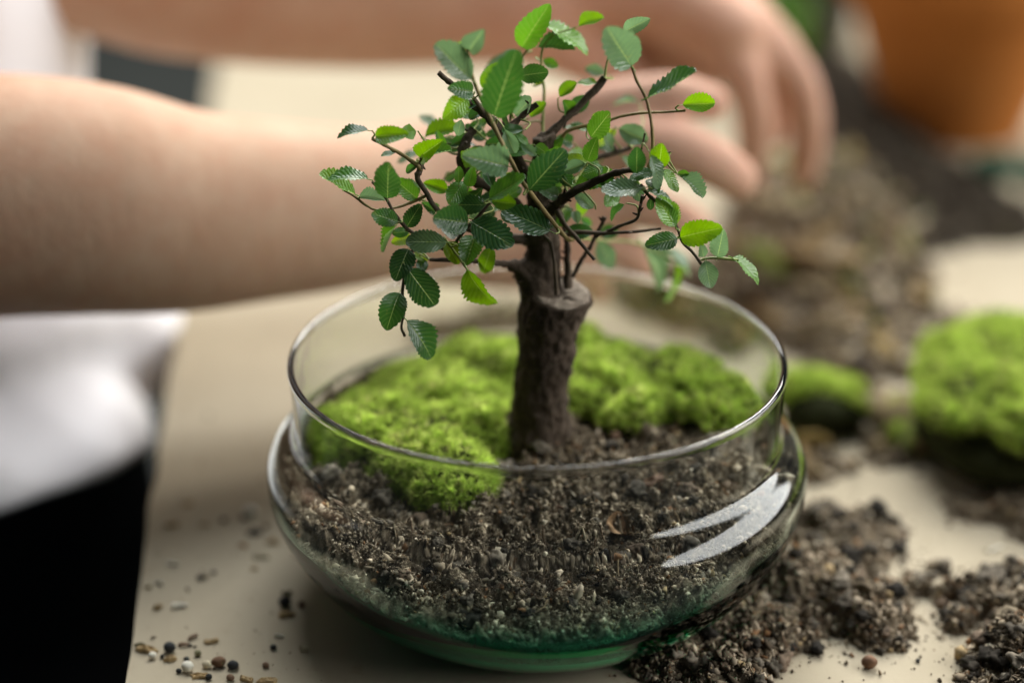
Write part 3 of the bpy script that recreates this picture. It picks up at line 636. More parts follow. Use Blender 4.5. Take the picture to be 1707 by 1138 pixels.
BR = [  # kind, material, d offsets in each point (px, py, width px, d)
    ('branch', 'bark', [(882, 462, 40, .1), (868, 447, 26, -.2), (845, 440, 15, -.6), (815, 438, 12, -1.0), (770, 434, 10, -1.4), (716, 433, 8, -1.7)]),
    ('branch', 'bark', [(900, 395, 38, .2), (868, 350, 30, .0), (832, 318, 26, -.2), (790, 300, 26, -.4), (772, 270, 26, -.2), (776, 236, 22, .1), (790, 215, 16, .3)]),
    ('branch', 'bark', [(892, 330, 30, .1), (870, 275, 24, -.2), (838, 222, 22, -.4), (806, 188, 19, -.5), (775, 165, 15, -.5), (752, 140, 13, -.5), (731, 121, 11, -.5)]),
    ('branch', 'bark', [(906, 245, 26, .4), (928, 212, 19, .6), (965, 178, 17, .9), (1008, 130, 15, 1.1)]),
    ('branch', 'bark', [(838, 224, 18, -.3), (860, 203, 14, -.2), (896, 174, 12, -.1)]),
    ('branch', 'bark', [(905, 365, 30, -.2), (930, 338, 24, -.8), (960, 318, 19, -1.2), (1015, 292, 15, -1.6), (1044, 284, 13, -1.8), (1075, 285, 9, -2.0)]),
    ('branch', 'bark', [(908, 310, 24, .3), (940, 285, 18, .9), (977, 267, 15, 1.3), (1021, 256, 13, 1.5), (1052, 246, 10, 1.6)]),
    ('branch', 'bark', [(948, 480, 22, .0), (946, 440, 15, .1), (945, 405, 13, .2), (936, 360, 11, .1), (925, 345, 9, 0)]),
    ('branch', 'bark', [(955, 462, 9, -.2), (970, 432, 9, -.2), (986, 407, 9, -.2), (1009, 362, 8, -.2)]),
    ('twig', 'twig', [(940, 392, 8, -.8), (966, 387, 8, -.9), (1000, 389, 7, -1.0), (1021, 388, 6, -1.1), (1060, 386, 5, -1.2), (1102, 381, 4, -1.3)]),
    ('twig', 'twig', [(1010, 387, 6, -1.0), (1035, 376, 6, -1.2), (1061, 365, 5, -1.5), (1067, 345, 5, -1.9), (1071, 325, 5, -2.1)]),
    ('twig', 'twig', [(928, 350, 10, -.9), (940, 372, 8, -1.1), (957, 392, 7, -1.3), (975, 414, 6, -1.5), (991, 433, 5, -1.7)]),
    ('twig', 'shoot', [(779, 80, 4, -2.0), (784, 112, 5, -2.1), (792, 142, 6, -2.2), (820, 203, 7, -2.3), (840, 245, 7, -2.4), (865, 293, 7, -2.3), (882, 318, 7, -2.2), (912, 358, 8, -1.9), (943, 396, 7, -1.4), (955, 400, 6, -1.0)]),
    ('twig', 'twig', [(905, 392, 6, -1.0), (917, 404, 6, -1.1), (924, 435, 6, -1.2), (926, 462, 7, -1.2), (928, 490, 8, -1.1)]),
    ('twig', 'shoot', [(1053, 110, 4, -1.2), (1062, 136, 5, -1.3), (1077, 165, 5, -1.5), (1085, 200, 5, -1.7), (1088, 235, 6, -1.8), (1087, 262, 7, -1.9), (1080, 284, 8, -2.0)]),
    ('twig', 'shoot', [(930, 240, 7, .4), (946, 219, 6, .3), (975, 210, 6, .2), (1011, 202, 5, .1), (1040, 193, 5, .0), (1078, 188, 5, -.1), (1110, 187, 4, -.1), (1143, 184, 5, -.2)]),
    ('twig', 'shoot', [(620, 231, 5, -1.8), (645, 244, 6, -1.7), (672, 259, 6, -1.5), (694, 275, 7, -1.4), (702, 284, 8, -1.3)]),
    ('branch', 'twig', [(704, 264, 8, -1.2), (700, 284, 10, -1.3), (696, 297, 9, -1.4), (710, 320, 8, -1.5), (727, 348, 8, -1.5), (760, 372, 9, -1.2), (810, 392, 12, -.8), (862, 398, 18, -.2), (892, 400, 22, .1)]),
    ('twig', 'twig', [(620, 303, 4, -2.2), (633, 317, 5, -2.2), (646, 335, 5, -2.2), (658, 356, 5, -2.1), (681, 383, 6, -1.9), (715, 402, 6, -1.7), (745, 418, 7, -1.5), (775, 434, 8, -1.4)]),
    ('twig', 'shoot', [(571, 316, 3, -1.8), (592, 328, 4, -1.8), (610, 342, 4, -1.8), (628, 350, 4, -1.8), (655, 347, 4, -1.7), (684, 338, 5, -1.5), (712, 325, 5, -1.5)]),
    ('twig', 'twig', [(817, 337, 5, -2.3), (800, 358, 6, -2.2), (775, 384, 6, -1.9), (760, 405, 6, -1.7), (755, 430, 7, -1.5)]),
    ('twig', 'twig', [(690, 412, 6, -2.0), (683, 432, 6, -2.3), (673, 468, 5, -2.5), (671, 495, 5, -2.6), (673, 522, 5, -2.7), (669, 545, 4, -2.7), (675, 560, 5, -2.7)]),
    ('twig', 'stalk', [(742, 398, 4, -1.9), (757, 418, 4, -2.1), (771, 438, 4, -2.2), (780, 450, 3, -2.3)]),
    ('twig', 'twig', [(1068, 308, 6, -2.0), (1080, 324, 6, -2.2), (1103, 345, 5, -2.3), (1127, 375, 5, -2.4), (1137, 402, 5, -2.4), (1155, 421, 5, -2.5), (1169, 440, 5, -2.5)]),
    ('twig', 'stalk', [(1168, 433, 4, -2.5), (1185, 430, 4, -2.5), (1210, 431, 5, -2.5), (1231, 434, 4, -2.5)]),
    ('twig', 'stalk', [(955, 396, 5, .4), (1006, 401, 4, 2.2), (1050, 403, 4, 3.2), (1090, 418, 4, 3.6), (1120, 434, 4, 3.8)]),
    ('twig', 'shoot', [(850, 205, 5, .2), (856, 140, 5, 1.2), (864, 106, 5, 1.8), (882, 80, 4, 2.0), (898, 58, 4, 2.1)]),
    ('twig', 'stalk', [(905, 235, 6, 1.2), (905, 195, 5, 1.6), (907, 150, 5, 1.8), (902, 115, 4, 1.9), (905, 80, 4, 2.0), (925, 55, 4, 2.0)]),
    ('twig', 'twig', [(806, 186, 8, -.6), (785, 160, 6, -.9), (772, 178, 6, -1.1)]),
    ('twig', 'twig', [(1062, 285, 6, -1.9), (1066, 265, 4, -1.9), (1075, 222, 3, -1.8)]),
    ('twig', 'twig', [(1080, 284, 6, -2.0), (1100, 258, 5, -1.7), (1118, 254, 3, -1.6)]),
    ('twig', 'stalk', [(960, 300, 5, .3), (985, 262, 4, .8), (987, 228, 3, 1.0), (990, 205, 3, 1.1)]),
]
paths = []
for k, (nm, mt, pts) in enumerate(BR):
    P = np.array([pp(a_, b_, d_) for a_, b_, c_, d_ in pts]); Rr = [c_ * PXCM / 2 * (.70 if mt == 'bark' else 1) for _, _, c_, _ in pts]
    Vb, Fb = tube(P, Rr, 16 if mt == 'bark' else 8, .42 if mt == 'bark' else .22, 80 + k)
    obj(nm, mesh_np(nm, Vb, Fb), M[mt], tree); paths.append(catmull(P, 6))
# small knots and spurs along the old wood
kn = []
for k in (1, 2, 3, 4, 5, 6, 7, 8, 9, 10, 17):
    Pth = paths[k]
    for j in range(5):
        i = RNG.integers(1, len(Pth) - 1); d = RNG.normal(size=3); d /= np.linalg.norm(d); L_ = .10 + .14 * RNG.random()
        r0 = BR[k][2][min(i // 6, len(BR[k][2]) - 1)][2] * PXCM / 2
        Vk, Fk = tube([Pth[i], Pth[i] + d * (r0 + L_ * .4), Pth[i] + d * (r0 + L_)], [.05, .04, .02], 6, .2, 5 + j); kn.append((Vk, Fk, None))
# ragged bark splinters around the left knot of the trunk
for j in range(10):
    b_ = pp(872 + 10 * RNG.random(), 440 + 25 * RNG.random(), -.4 * RNG.random()); d = np.array([-.25 - .2 * RNG.random(), -.2, .18 * RNG.normal()])
    Vk, Fk = tube([b_, b_ + d * .5, b_ + d + np.array([0, 0, .06])], [.05, .035, .008], 6, .3, j); kn.append((Vk, Fk, None))
Vk, Fk, _ = join(kn); o = obj('spurs', mesh_np('spurs', Vk, Fk), M['bark'], tree); o['kind'] = 'stuff'

# leaves: fourteen shapes sharing their meshes, 1 unit long, folded along the midrib and toothed
def leaf_mesh(k):
    rs = np.random.default_rng(100 + k); nu = 55; teeth = 9 + k % 3
    u = np.linspace(0, 1, nu)
    env = np.sin(np.pi * np.clip(u, 0, 1) ** (.88 + .05 * (k % 3))) ** .60
    env[0] = 0.02; env[-1] = 0
    fold = [.18, .34, .08, .48, .24, .12, .55, .28, .40, .05, .30, .20, .62, .15][k]; curl = [.10, -.22, .30, .05, .42, -.12, .16, .55, .70, .25, -.3, .38, .2, .5][k]; tw = [.2, -.35, .1, .4, -.2, 0, .3, -.45, .3, -.3, .1, .5, -.2, .25][k]
    cols = np.array([-1, -.66, -.33, 0, .33, .66, 1.]); V, UV = [], []
    for i, uu in enumerate(u):
        for c in cols:
            saw = abs(math.sin(math.pi * (uu * teeth + (.3 if c < 0 else 0)))) ** .6
            wd_ = .5 * env[i] * (1 + (.17 * (saw - .5) * (abs(c) > .9)) + .05 * math.sin(uu * 7 + k))
            x = uu + (.022 * saw * (abs(c) > .9) if 0 < uu < 1 else 0); y = c * wd_
            z_ = fold * abs(y) - curl * uu * uu * .6 + .035 * math.sin(9 * uu + 2 * k) * abs(c) * env[i] + tw * y * uu * .6
            z_ += .020 * math.cos((uu * 9 - abs(c) * 1.3) * 2 * math.pi) * abs(c) * env[i]
            V.append((x, y, z_)); UV.append((uu, c))
    F = grid_faces(nu, len(cols))
    V = np.array(V); nV = len(V); UV = np.array(UV, float)
    Vs, Fs = tube([(-.13, 0, -.01), (-.05, 0, 0.0), (.03, 0, .0)], [.016, .016, .014], 6, sub=2)
    V = np.vstack([V, Vs]); UV = np.vstack([UV, np.tile([[.1, .0]], (len(Vs), 1))])
    me = mesh_np('leaf', V / K * 1.0, [F, Fs[0] + nV, Fs[1] + nV], True, None, UV)
    me.materials.append(M['leaf']); return me
LM = [leaf_mesh(k) for k in range(14)]
TONE = {'D': (.017, .074, .016), 'd': (.027, .105, .022), 'm': (.060, .190, .028), 'p': (.115, .210, .105), 'b': (.125, .315, .028), 'y': (.190, .350, .036)}  # pale tone has sky sheen painted in, bright tones the look of backlighting
LV = [  # base px, tip px, apparent width px, depth d, tone, pitch (+ tip away), tilt side
    (785, 132, 722, 74, 40, -2.3, 'p', 0, 1), (782, 84, 806, 50, 30, -2.0, 'p', 0, 1), (775, 88, 762, 71, 7, -2.0, 'y', 0, 1), (824, 194, 850, 104, 57, -2.6, 'd', 0, 1),
    (870, 79, 901, 24, 42, 2.1, 'm', 0, 1), (897, 79, 959, 80, 26, 2.0, 'd', 0, 1), (907, 43, 988, 70, 20, 2.2, 'b', 0, 1), (965, 44, 1006, 28, 18, 2.2, 'b', 0, 1),
    (1053, 110, 1004, 39, 54, -1.3, 'p', 0, 1), (1041, 53, 1072, 35, 24, .9, 'p', 0, 1), (1080, 163, 1166, 132, 19, -1.6, 'd', 0, 1), (1138, 175, 1192, 172, 27, -.4, 'b', 0, 1),
    (788, 153, 762, 148, 28, -1.2, 'd', 0, 1), (779, 162, 745, 194, 33, -1.4, 'b', 0, -1), (806, 148, 826, 110, 24, -1.4, 'b', 0, 1), (865, 127, 908, 120, 30, 1.0, 'd', 0, 1),
    (859, 192, 891, 160, 32, .6, 'p', 0, 1), (866, 92, 802, 111, 26, 3.4, 'p', 0, 1), (614, 218, 561, 219, 12, -1.8, 'd', 0, 1), (626, 227, 668, 223, 29, -1.9, 'b', 0, 1),
    (630, 232, 643, 220, 13, -1.6, 'p', 0, 1), (661, 254, 637, 264, 8, -1.6, 'm', 0, 1), (696, 274, 674, 287, 13, -1.4, 'd', 0, 1), (699, 253, 660, 266, 15, 2.6, 'p', 0, 1),
    (709, 228, 767, 214, 20, .6, 'b', 0, 1), (699, 262, 734, 236, 30, -1.0, 'b', 0, 1), (702, 264, 752, 247, 13, -.8, 'm', 0, 1), (735, 232, 765, 246, 26, 1.6, 'D', 0, 1),
    (733, 211, 698, 196, 16, 4.2, 'p', 0, 1), (847, 277, 776, 259, 44, -2.3, 'p', 0, 1), (788, 190, 758, 184, 20, .6, 'm', 0, 1), (842, 217, 858, 256, 23, -1.2, 'p', 0, 1),
    (614, 299, 549, 286, 15, -2.2, 'm', 0, 1), (592, 324, 529, 297, 15, -1.9, 'b', 0, 1), (598, 329, 642, 332, 19, -1.7, 'p', 0, 1), (646, 331, 646, 281, 40, -2.4, 'd', 0, 1),
    (695, 331, 661, 300, 27, -1.4, 'm', 0, 1), (664, 369, 624, 356, 27, -2.4, 'd', 0, 1), (678, 378, 701, 341, 25, -1.8, 'D', 0, 1), (682, 386, 655, 388, 16, -1.6, 'D', 0, 1),
    (660, 377, 636, 419, 12, -1.7, 'm', 0, 1), (684, 395, 661, 400, 22, -1.2, 'y', 0, 1), (744, 404, 678, 401, 36, -2.6, 'p', 0, 1), (780, 371, 715, 364, 44, -2.5, 'D', 0, 1),
    (811, 342, 752, 340, 30, -1.4, 'd', 0, 1), (747, 318, 706, 305, 22, -.8, 'b', 0, 1), (773, 303, 749, 338, 30, -1.0, 'm', 0, 1), (816, 331, 880, 298, 31, -2.6, 'm', 0, 1),
    (820, 335, 862, 341, 24, -2.6, 'b', 0, 1), (786, 370, 852, 406, 47, -2.5, 'D', 0, 1), (792, 393, 776, 441, 36, -1.6, 'm', 0, 1), (745, 403, 764, 440, 26, -1.7, 'y', 0, 1),
    (820, 411, 803, 457, 27, -1.4, 'b', 0, 1), (779, 449, 816, 523, 40, -2.4, 'b', 0, -1), (681, 415, 660, 460, 38, -2.2, 'D', 0, 1), (679, 447, 728, 513, 46, -2.6, 'D', 0, 1),
    (666, 488, 645, 539, 42, -2.7, 'd', 0, 1), (678, 534, 730, 593, 34, -2.8, 'd', 0, 1), (700, 430, 706, 455, 18, -1.2, 'D', 0, 1), (692, 420, 708, 432, 16, -1.0, 'y', 0, 1),
    (917, 385, 843, 346, 42, -2.0, 'D', 0, 1), (882, 317, 940, 252, 46, -2.6, 'D', 0, 1), (930, 327, 905, 314, 22, -.8, 'p', 0, 1), (740, 300, 762, 290, 16, 1.6, 'D', 0, 1),
    (939, 268, 978, 264, 19, -.9, 'y', 0, 1), (975, 273, 938, 286, 20, -1.3, 'p', 0, 1), (960, 309, 1022, 285, 33, -1.2, 'm', 0, 1), (1061, 289, 1062, 242, 26, -2.2, 'D', 0, 1),
    (1098, 279, 1106, 232, 30, -1.8, 'b', 0, 1), (1085, 259, 1107, 314, 20, -2.5, 'p', 0, 1), (1094, 287, 1049, 293, 18, -2.3, 'd', 0, 1), (1085, 298, 1096, 322, 22, -1.9, 'd', 0, 1),
    (1105, 283, 1135, 318, 20, -2.0, 'b', 0, 1), (1129, 289, 1149, 291, 11, -1.8, 'm', 0, 1), (1134, 294, 1175, 328, 21, -1.9, 'p', 0, 1), (1072, 313, 1002, 320, 27, -2.6, 'p', 0, 1),
    (1030, 323, 1008, 347, 22, -2.2, 'b', 0, 1), (1078, 317, 1131, 338, 18, -2.5, 'p', 0, 1), (1127, 378, 1093, 327, 30, -2.6, 'b', 0, 1), (1126, 376, 1126, 338, 14, -2.5, 'y', 0, 1),
    (1086, 330, 1083, 350, 12, -2.2, 'D', 0, 1), (1134, 396, 1191, 380, 39, -2.6, 'b', 0, 1), (1129, 398, 1083, 406, 29, -2.5, 'd', 0, 1), (1196, 428, 1208, 377, 31, -2.5, 'p', 0, 1),
    (1173, 428, 1170, 412, 15, -2.5, 'p', 0, 1), (1176, 434, 1184, 480, 29, -2.6, 'p', 0, 1), (1221, 430, 1275, 461, 15, -2.5, 'b', 0, 1), (998, 401, 1020, 446, 31, 2.6, 'p', 0, 1),
    (1070, 407, 1103, 483, 29, 3.6, 'p', 0, 1), (1113, 417, 1159, 454, 19, 3.8, 'p', 0, 1), (1125, 440, 1127, 506, 21, 3.8, 'b', 0, 1), (957, 352, 963, 372, 15, -.2, 'p', 0, 1),
    (967, 323, 975, 362, 19, .8, 'b', 0, 1), (1009, 124, 977, 112, 18, 4.0, 'p', 0, 1), (933, 161, 961, 138, 17, .9, 'b', 0, 1), (995, 138, 963, 138, 12, 1.2, 'b', 0, 1),
    (985, 229, 1011, 193, 34, -.4, 'm', 0, 1), (990, 204, 1004, 187, 15, 1.0, 'b', 0, 1), (1032, 214, 1080, 237, 32, 1.7, 'p', 0, 1), (1028, 217, 993, 241, 20, 2.0, 'y', 0, 1),
    (1062, 170, 1025, 163, 10, 5.0, 'p', 0, 1), (884, 195, 910, 171, 17, .9, 'b', 0, 1), (890, 140, 908, 124, 13, 1.8, 'y', 0, 1), (1026, 250, 994, 246, 14, 2.2, 'D', 0, 1),
    (893, 243, 913, 256, 19, -.3, 'm', 0, 1), (921, 252, 936, 232, 15, .2, 'm', 0, 1), (790, 331, 766, 318, 22, .4, 'm', 0, 1), (800, 300, 822, 280, 20, 1.2, 'D', 0, 1),
    (846, 300, 826, 318, 20, .6, 'd', 0, 1), (727, 352, 705, 338, 18, -.4, 'd', 0, 1), (1000, 300, 1030, 312, 20, -1.5, 'd', 0, 1), (1048, 300, 1066, 318, 18, -1.4, 'm', 0, 1),
    (955, 300, 930, 296, 18, -.6, 'm', 0, 1), (870, 210, 848, 232, 20, 1.4, 'd', 0, 1), (905, 100, 930, 112, 16, 2.6, 'm', 0, 1),
]
ctr = np.vstack(paths); stalks = []
rl = random.Random(5)
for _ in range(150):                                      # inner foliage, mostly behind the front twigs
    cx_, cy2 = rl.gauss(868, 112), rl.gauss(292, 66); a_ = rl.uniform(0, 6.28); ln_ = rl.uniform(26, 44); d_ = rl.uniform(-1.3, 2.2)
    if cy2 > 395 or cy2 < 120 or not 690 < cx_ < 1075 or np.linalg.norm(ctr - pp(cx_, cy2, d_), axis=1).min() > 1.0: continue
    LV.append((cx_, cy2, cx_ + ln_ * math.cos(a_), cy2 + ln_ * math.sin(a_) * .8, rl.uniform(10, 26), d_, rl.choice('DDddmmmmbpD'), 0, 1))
for i, (bx, by, tx, ty, wpx, d, tone, pit, side_) in enumerate(LV):
    B = pp(bx, by, d); T = pp(tx, ty, d); A = T - B; L = np.linalg.norm(A); Wd = wpx * PXCM * (1 + .0 * d)
    ratio = .58; vd = (B + T) / 2 - _C; vd /= np.linalg.norm(vd)
    if Wd > ratio * L:                                   # foreshortened along its length: tip comes forward and down
        Lt = min(Wd / ratio, 1.75 * L); e = math.sqrt(max(Lt * Lt - L * L, 0)) * (1 if pit > 0 else -1)
        A = A + vd * e; L = np.linalg.norm(A); Wt = Wd; roll = .15
    else:
        Wt = max(Wd, min(ratio * L * .95, Wd * 2.6)); roll = math.acos(min(1, Wd / Wt))
    X = A / L; N = -vd - X * (-vd @ X); N /= np.linalg.norm(N)
    def rot(v, ang): return v * math.cos(ang) + np.cross(X, v) * math.sin(ang)
    c1, c2 = rot(N, roll), rot(N, -roll); N2 = c1 if c1[2] * side_ > c2[2] * side_ else c2
    Yv = np.cross(N2, X)
    lk = LM[(i * 5 + int(bx)) % 14]
    o = bpy.data.objects.new('leaf', lk); COL.objects.link(o); o.parent = tree; o.matrix_parent_inverse = Matrix.Translation(-tree.location)
    Wn = Wt / .98
    mat = Matrix(((X[0] * L, Yv[0] * Wn, N2[0] * L, B[0]), (X[1] * L, Yv[1] * Wn, N2[1] * L, B[1]), (X[2] * L, Yv[2] * Wn, N2[2] * L, B[2]), (0, 0, 0, 1)))
    S4 = Matrix.Diagonal((K, K, K, 1)); mm = mat.copy()
    for r_ in range(3):
        for c_ in range(4): mm[r_][c_] = mat[r_][c_] * K
    o.matrix_basis = mm
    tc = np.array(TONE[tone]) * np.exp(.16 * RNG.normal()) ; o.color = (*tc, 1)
    # a thin stalk back to the nearest wood, so that no leaf hangs in the air
    b0 = B - X * L * .12; dist = np.linalg.norm(ctr - b0, axis=1); j = dist.argmin()
    if dist[j] > .12:
        q = ctr[j]; midp = (b0 + q) / 2 - X * min(.3 * dist[j], .25)
        stalks.append((*tube([q, midp, b0], [.045 if dist[j] > 1 else .032, .03, .024], 6, .0, sub=6), None))
Vk, Fk, _ = join(stalks); o = obj('leaf_stalks', mesh_np('leaf_stalks', Vk, Fk), M['stalk'], tree); o['kind'] = 'stuff'

# ------------------------------------------------------------------ the person behind the table
person = tag(empty('person', (-31, 27, -74)), 'person in white shirt and dark trousers reaching both bare arms over the table', 'person')
B = SDF((-52, 0, -14), (22, 52, 56), .27)
# trunk of the body, hidden by the clothes
B.chain([((-31, 27, -12), 9.0), ((-31, 27, 8), 8.5), ((-31.5, 27, 26), 9.5), ((-32, 27, 38), 9.0)], 3, ((1, 0, 0), .8))
B.chain([((-32, 14, 40), 4.6), ((-32, 27, 43), 5.0), ((-32, 40, 40), 4.6)], 4)
B.chain([((-32, 27, 44), 4.6), ((-31, 27, 52), 4.4)], 2)
# near arm (right): shoulder, elbow, forearm, wrist, loose fist
yA = 9.0
E1 = at(-150, 322, yA)
B.chain([((-32, 13, 40), 4.3), (E1 + np.array([-4, 0, 14]), 4.2), (E1, 4.1), (at(-60, 326, yA), 4.55), (at(60, 327, yA + .4), 4.52), (at(170, 334, yA + 1), 4.35), (at(300, 351, yA + 2), 3.95), (at(430, 351, yA + 3.2), 3.58), (at(560, 347, yA + 4.4), 3.26), (at(660, 339, yA + 5.4), 2.98), (at(745, 328, yA + 6.2), 2.75)], 1.0)
flat = ((0, 1, -.1), .62)
H = lambda px, py, y: at(px, py, y)
B.chain([(H(745, 328, 15.2), 2.9), (H(850, 310, 15.8), 3.1), (H(930, 290, 16.2), 2.9)], 1.2, flat)
B.chain([(H(760, 360, 15.2), 2.6), (H(860, 385, 15.8), 2.5), (H(930, 400, 16.2), 2.0)], 1.2, flat)
B.chain([(H(820, 260, 15.8), 1.5), (H(930, 200, 15.9), 1.2), (H(1050, 168, 16.0), .95), (H(1125, 160, 16.2), .92), (H(1186, 170, 16.6), .76)], .5)          # thumb
B.chain([(H(930, 280, 15.2), 1.5), (H(1020, 245, 14.8), 1.15), (H(1120, 244, 14.8), 1.12), (H(1185, 270, 15.3), 1.06), (H(1228, 298, 16.0), .90)], .4)         # index
B.chain([(H(930, 330, 16.0), 1.4), (H(1020, 336, 16.0), 1.05), (H(1095, 352, 16.2), .92), (H(1155, 374, 16.9), .78)], .35)                                   # middle
B.chain([(H(920, 375, 16.0), 1.25), (H(985, 392, 16.2), .95), (H(1040, 416, 16.6), .85), (H(1078, 444, 17.4), .72)], .35)                                    # ring
B.chain([(H(900, 412, 16.2), 1.05), (H(950, 436, 16.4), .80), (H(985, 460, 17.0), .72), (H(1000, 488, 17.8), .62)], .35)                                     # little finger
# far arm (left)
yB = 28.0
B.chain([((-32, 41, 40), 4.3), ((-31, 37, 30), 4.2), (at(-160, -150, yB + 2), 4.2), (at(0, -118, yB), 4.2), (at(150, -92, yB), 4.1), (at(280, -50, yB), 3.9), (at(420, -24, yB), 3.6), (at(600, -6, yB), 3.3), (at(780, 0, yB), 3.0), (at(880, 8, yB), 2.8)], 1.0)
flat2 = ((0, .35, 1), .66)
B.chain([(at(880, 8, yB), 2.8), (at(1000, -10, yB), 2.8), (at(1110, 0, yB - .4), 2.5), (at(1200, 45, yB - .6), 2.1)], 1.0, flat2)
B.chain([(at(1000, 30, yB + 2.6), 2.3), (at(1110, 60, yB + 3), 2.0), (at(1190, 90, yB + 3), 1.6)], 1.0)                                                       # palm side
B.chain([(at(1120, 0, yB + 1), 2.2), (at(1215, 38, yB + 1), 1.9), (at(1285, 85, yB + 1), 1.35)], .8)
B.chain([(at(940, 70, yB - .6), 1.6), (at(1010, 110, yB - .4), 1.25), (at(1070, 150, yB + .2), 1.0), (at(1110, 190, yB + 1), .85)], .6)                       # thumb
B.chain([(at(1190, 62, yB - .6), 1.45), (at(1232, 112, yB - 1.0), 1.08), (at(1254, 175, yB - .8), .95), (at(1258, 232, yB), .90), (at(1250, 296, yB + 1), .76)], .35)  # index
B.chain([(at(1262, 80, yB + .8), 1.3), (at(1318, 118, yB + .6), 1.04), (at(1343, 175, yB + .6), .94), (at(1347, 232, yB + 1.2), .90), (at(1338, 292, yB + 2), .76)], .35)  # middle
B.chain([(at(1240, 70, yB + 3.2), 1.3), (at(1300, 104, yB + 3.6), 1.0), (at(1306, 160, yB + 4.4), .8), (at(1290, 225, yB + 5), .7)], .4)                      # ring
B.chain([(at(1190, 70, yB + 4.6), 1.2), (at(1240, 105, yB + 5.2), .85), (at(1250, 150, yB + 5.8), .75), (at(1240, 205, yB + 6.2), .62)], .4)                   # little finger
V, F = surface_nets(B.F, B.lo, B.vx)
for _ in range(2):                                                       # relax
    acc = np.zeros_like(V); c_ = np.zeros(len(V))
    for i in range(4):
        np.add.at(acc, F[:, i], V[F[:, (i + 1) % 4]] + V[F[:, i - 1]]); np.add.at(c_, F[:, i], 2)
    V = V * .4 + .6 * acc / np.maximum(c_, 1)[:, None]
obj('body', mesh_np('body', V, [F]), M['skin'], person)

def garment(name, mat, levels, n=240, folds=None, parent=person, thick=.25):
    """levels: (z, cx, cy, rx, ry); a closed cloth tube with folds and a turned-in hem"""
    Lv = catmull(np.array(levels, float), 10); t = np.linspace(0, 2 * np.pi, n, endpoint=False)
    c, s = np.cos(t), np.sin(t)
    V = np.stack([Lv[:, 1:2] + Lv[:, 3:4] * c, Lv[:, 2:3] + Lv[:, 4:5] * s, np.repeat(Lv[:, 0:1], n, 1)], -1)
    nrm_ = np.stack([c / 1.0, s, 0 * c], -1)[None]
    if folds is not None: V = V + nrm_ * folds(V, t)[..., None]
    Vi = V - nrm_ * thick; m_ = len(Lv)
    A_ = np.concatenate([Vi[::-1], V], 0)
    return obj(name, mesh_np(name, A_.reshape(-1, 3), [grid_faces(2 * m_, n, True)]), mat, parent)
def shirt_fold(V, t):
    low = np.clip((12 - V[..., 2]) / 16, 0, 1)
    f = 1.15 * low * np.sin(V[..., 2] * .62 + V[..., 1] * .40 - 1.2 + 1.6 * vnoise(V * .12, 4))
    f = f + .55 * fbm(V * np.array([.20, .20, .10]), 3, 8) + .25 * np.sin(t * 9 + V[..., 2] * .15)[...] * low
    return f
def hem_z(V): return V
sh = garment('shirt', M['cloth'], [(-3.8, -31.2, 24.5, 14.0, 17.4), (-3.3, -30.9, 24.2, 15.0, 18.4), (-2.2, -30.8, 24.2, 14.9, 18.1), (1, -31.2, 24.8, 13.4, 16.2), (5, -31.9, 26.0, 11.8, 13.4), (10, -32.2, 27.5, 11.2, 11.2), (16, -32.2, 27.5, 11.9, 11.4), (24, -31.5, 27.5, 12.2, 14.0), (34, -32, 27.5, 11.8, 16.5), (41, -32, 27.5, 9, 16), (45, -32, 27.5, 6.0, 7.0), (47, -32, 27.5, 5.4, 5.8)], folds=shirt_fold)
# the hem hangs lower on the near side of the body
co = np.empty(len(sh.data.vertices) * 3, np.float32); sh.data.vertices.foreach_get('co', co); co = co.reshape(-1, 3) / K
wgt = np.clip((4 - co[:, 2]) / 8, 0, 1); co[:, 2] += wgt * np.clip((co[:, 1] - 27) / 14, -1.2, 1) * -1.2; sh.data.vertices.foreach_set('co', (co * K).ravel()); sh.data.update()
# short sleeves
for sgn, yy in ((1, 13), (-1, 41)):
    Vs, Fs = tube([(-32, 27 + (yy - 27) * .8, 41), (-32, yy, 40), (-31.5, yy - sgn * .8, 33), (-31, yy - sgn * 1.5, 27)], [6.2, 6.2, 6.0, 6.0], 40, .06, 3, cap=False)
    obj('sleeve', mesh_np('sleeve', Vs, Fs), M['cloth'], person)
garment('trousers', M['trouser'], [(-40, -31, 26.5, 11.5, 14.5), (-26, -31, 26.5, 12.2, 15.2), (-14, -31, 26.5, 12.2, 14.6), (-4, -31, 26.5, 11.2, 13.0), (2, -31, 26.5, 10.5, 12.2)], folds=lambda V, t: .5 * fbm(V * .2, 3, 55))
for yy in (20, 33.5):
    Vs, Fs = tube([(-31, yy, -36), (-31, yy, -50), (-30, yy, -73.6)], [7.6, 6.6, 5.5], 32, .05, 9)
    obj('trouser_leg', mesh_np('trouser_leg', Vs, Fs), M['trouser'], person)
    Vs, Fs = tube([(-35, yy, -72), (-29, yy, -71.5), (-22, yy, -72.4)], [3.0, 3.6, 2.4], 16)
    obj('shoe', mesh_np('shoe', Vs, Fs), M['blackpot'], person)

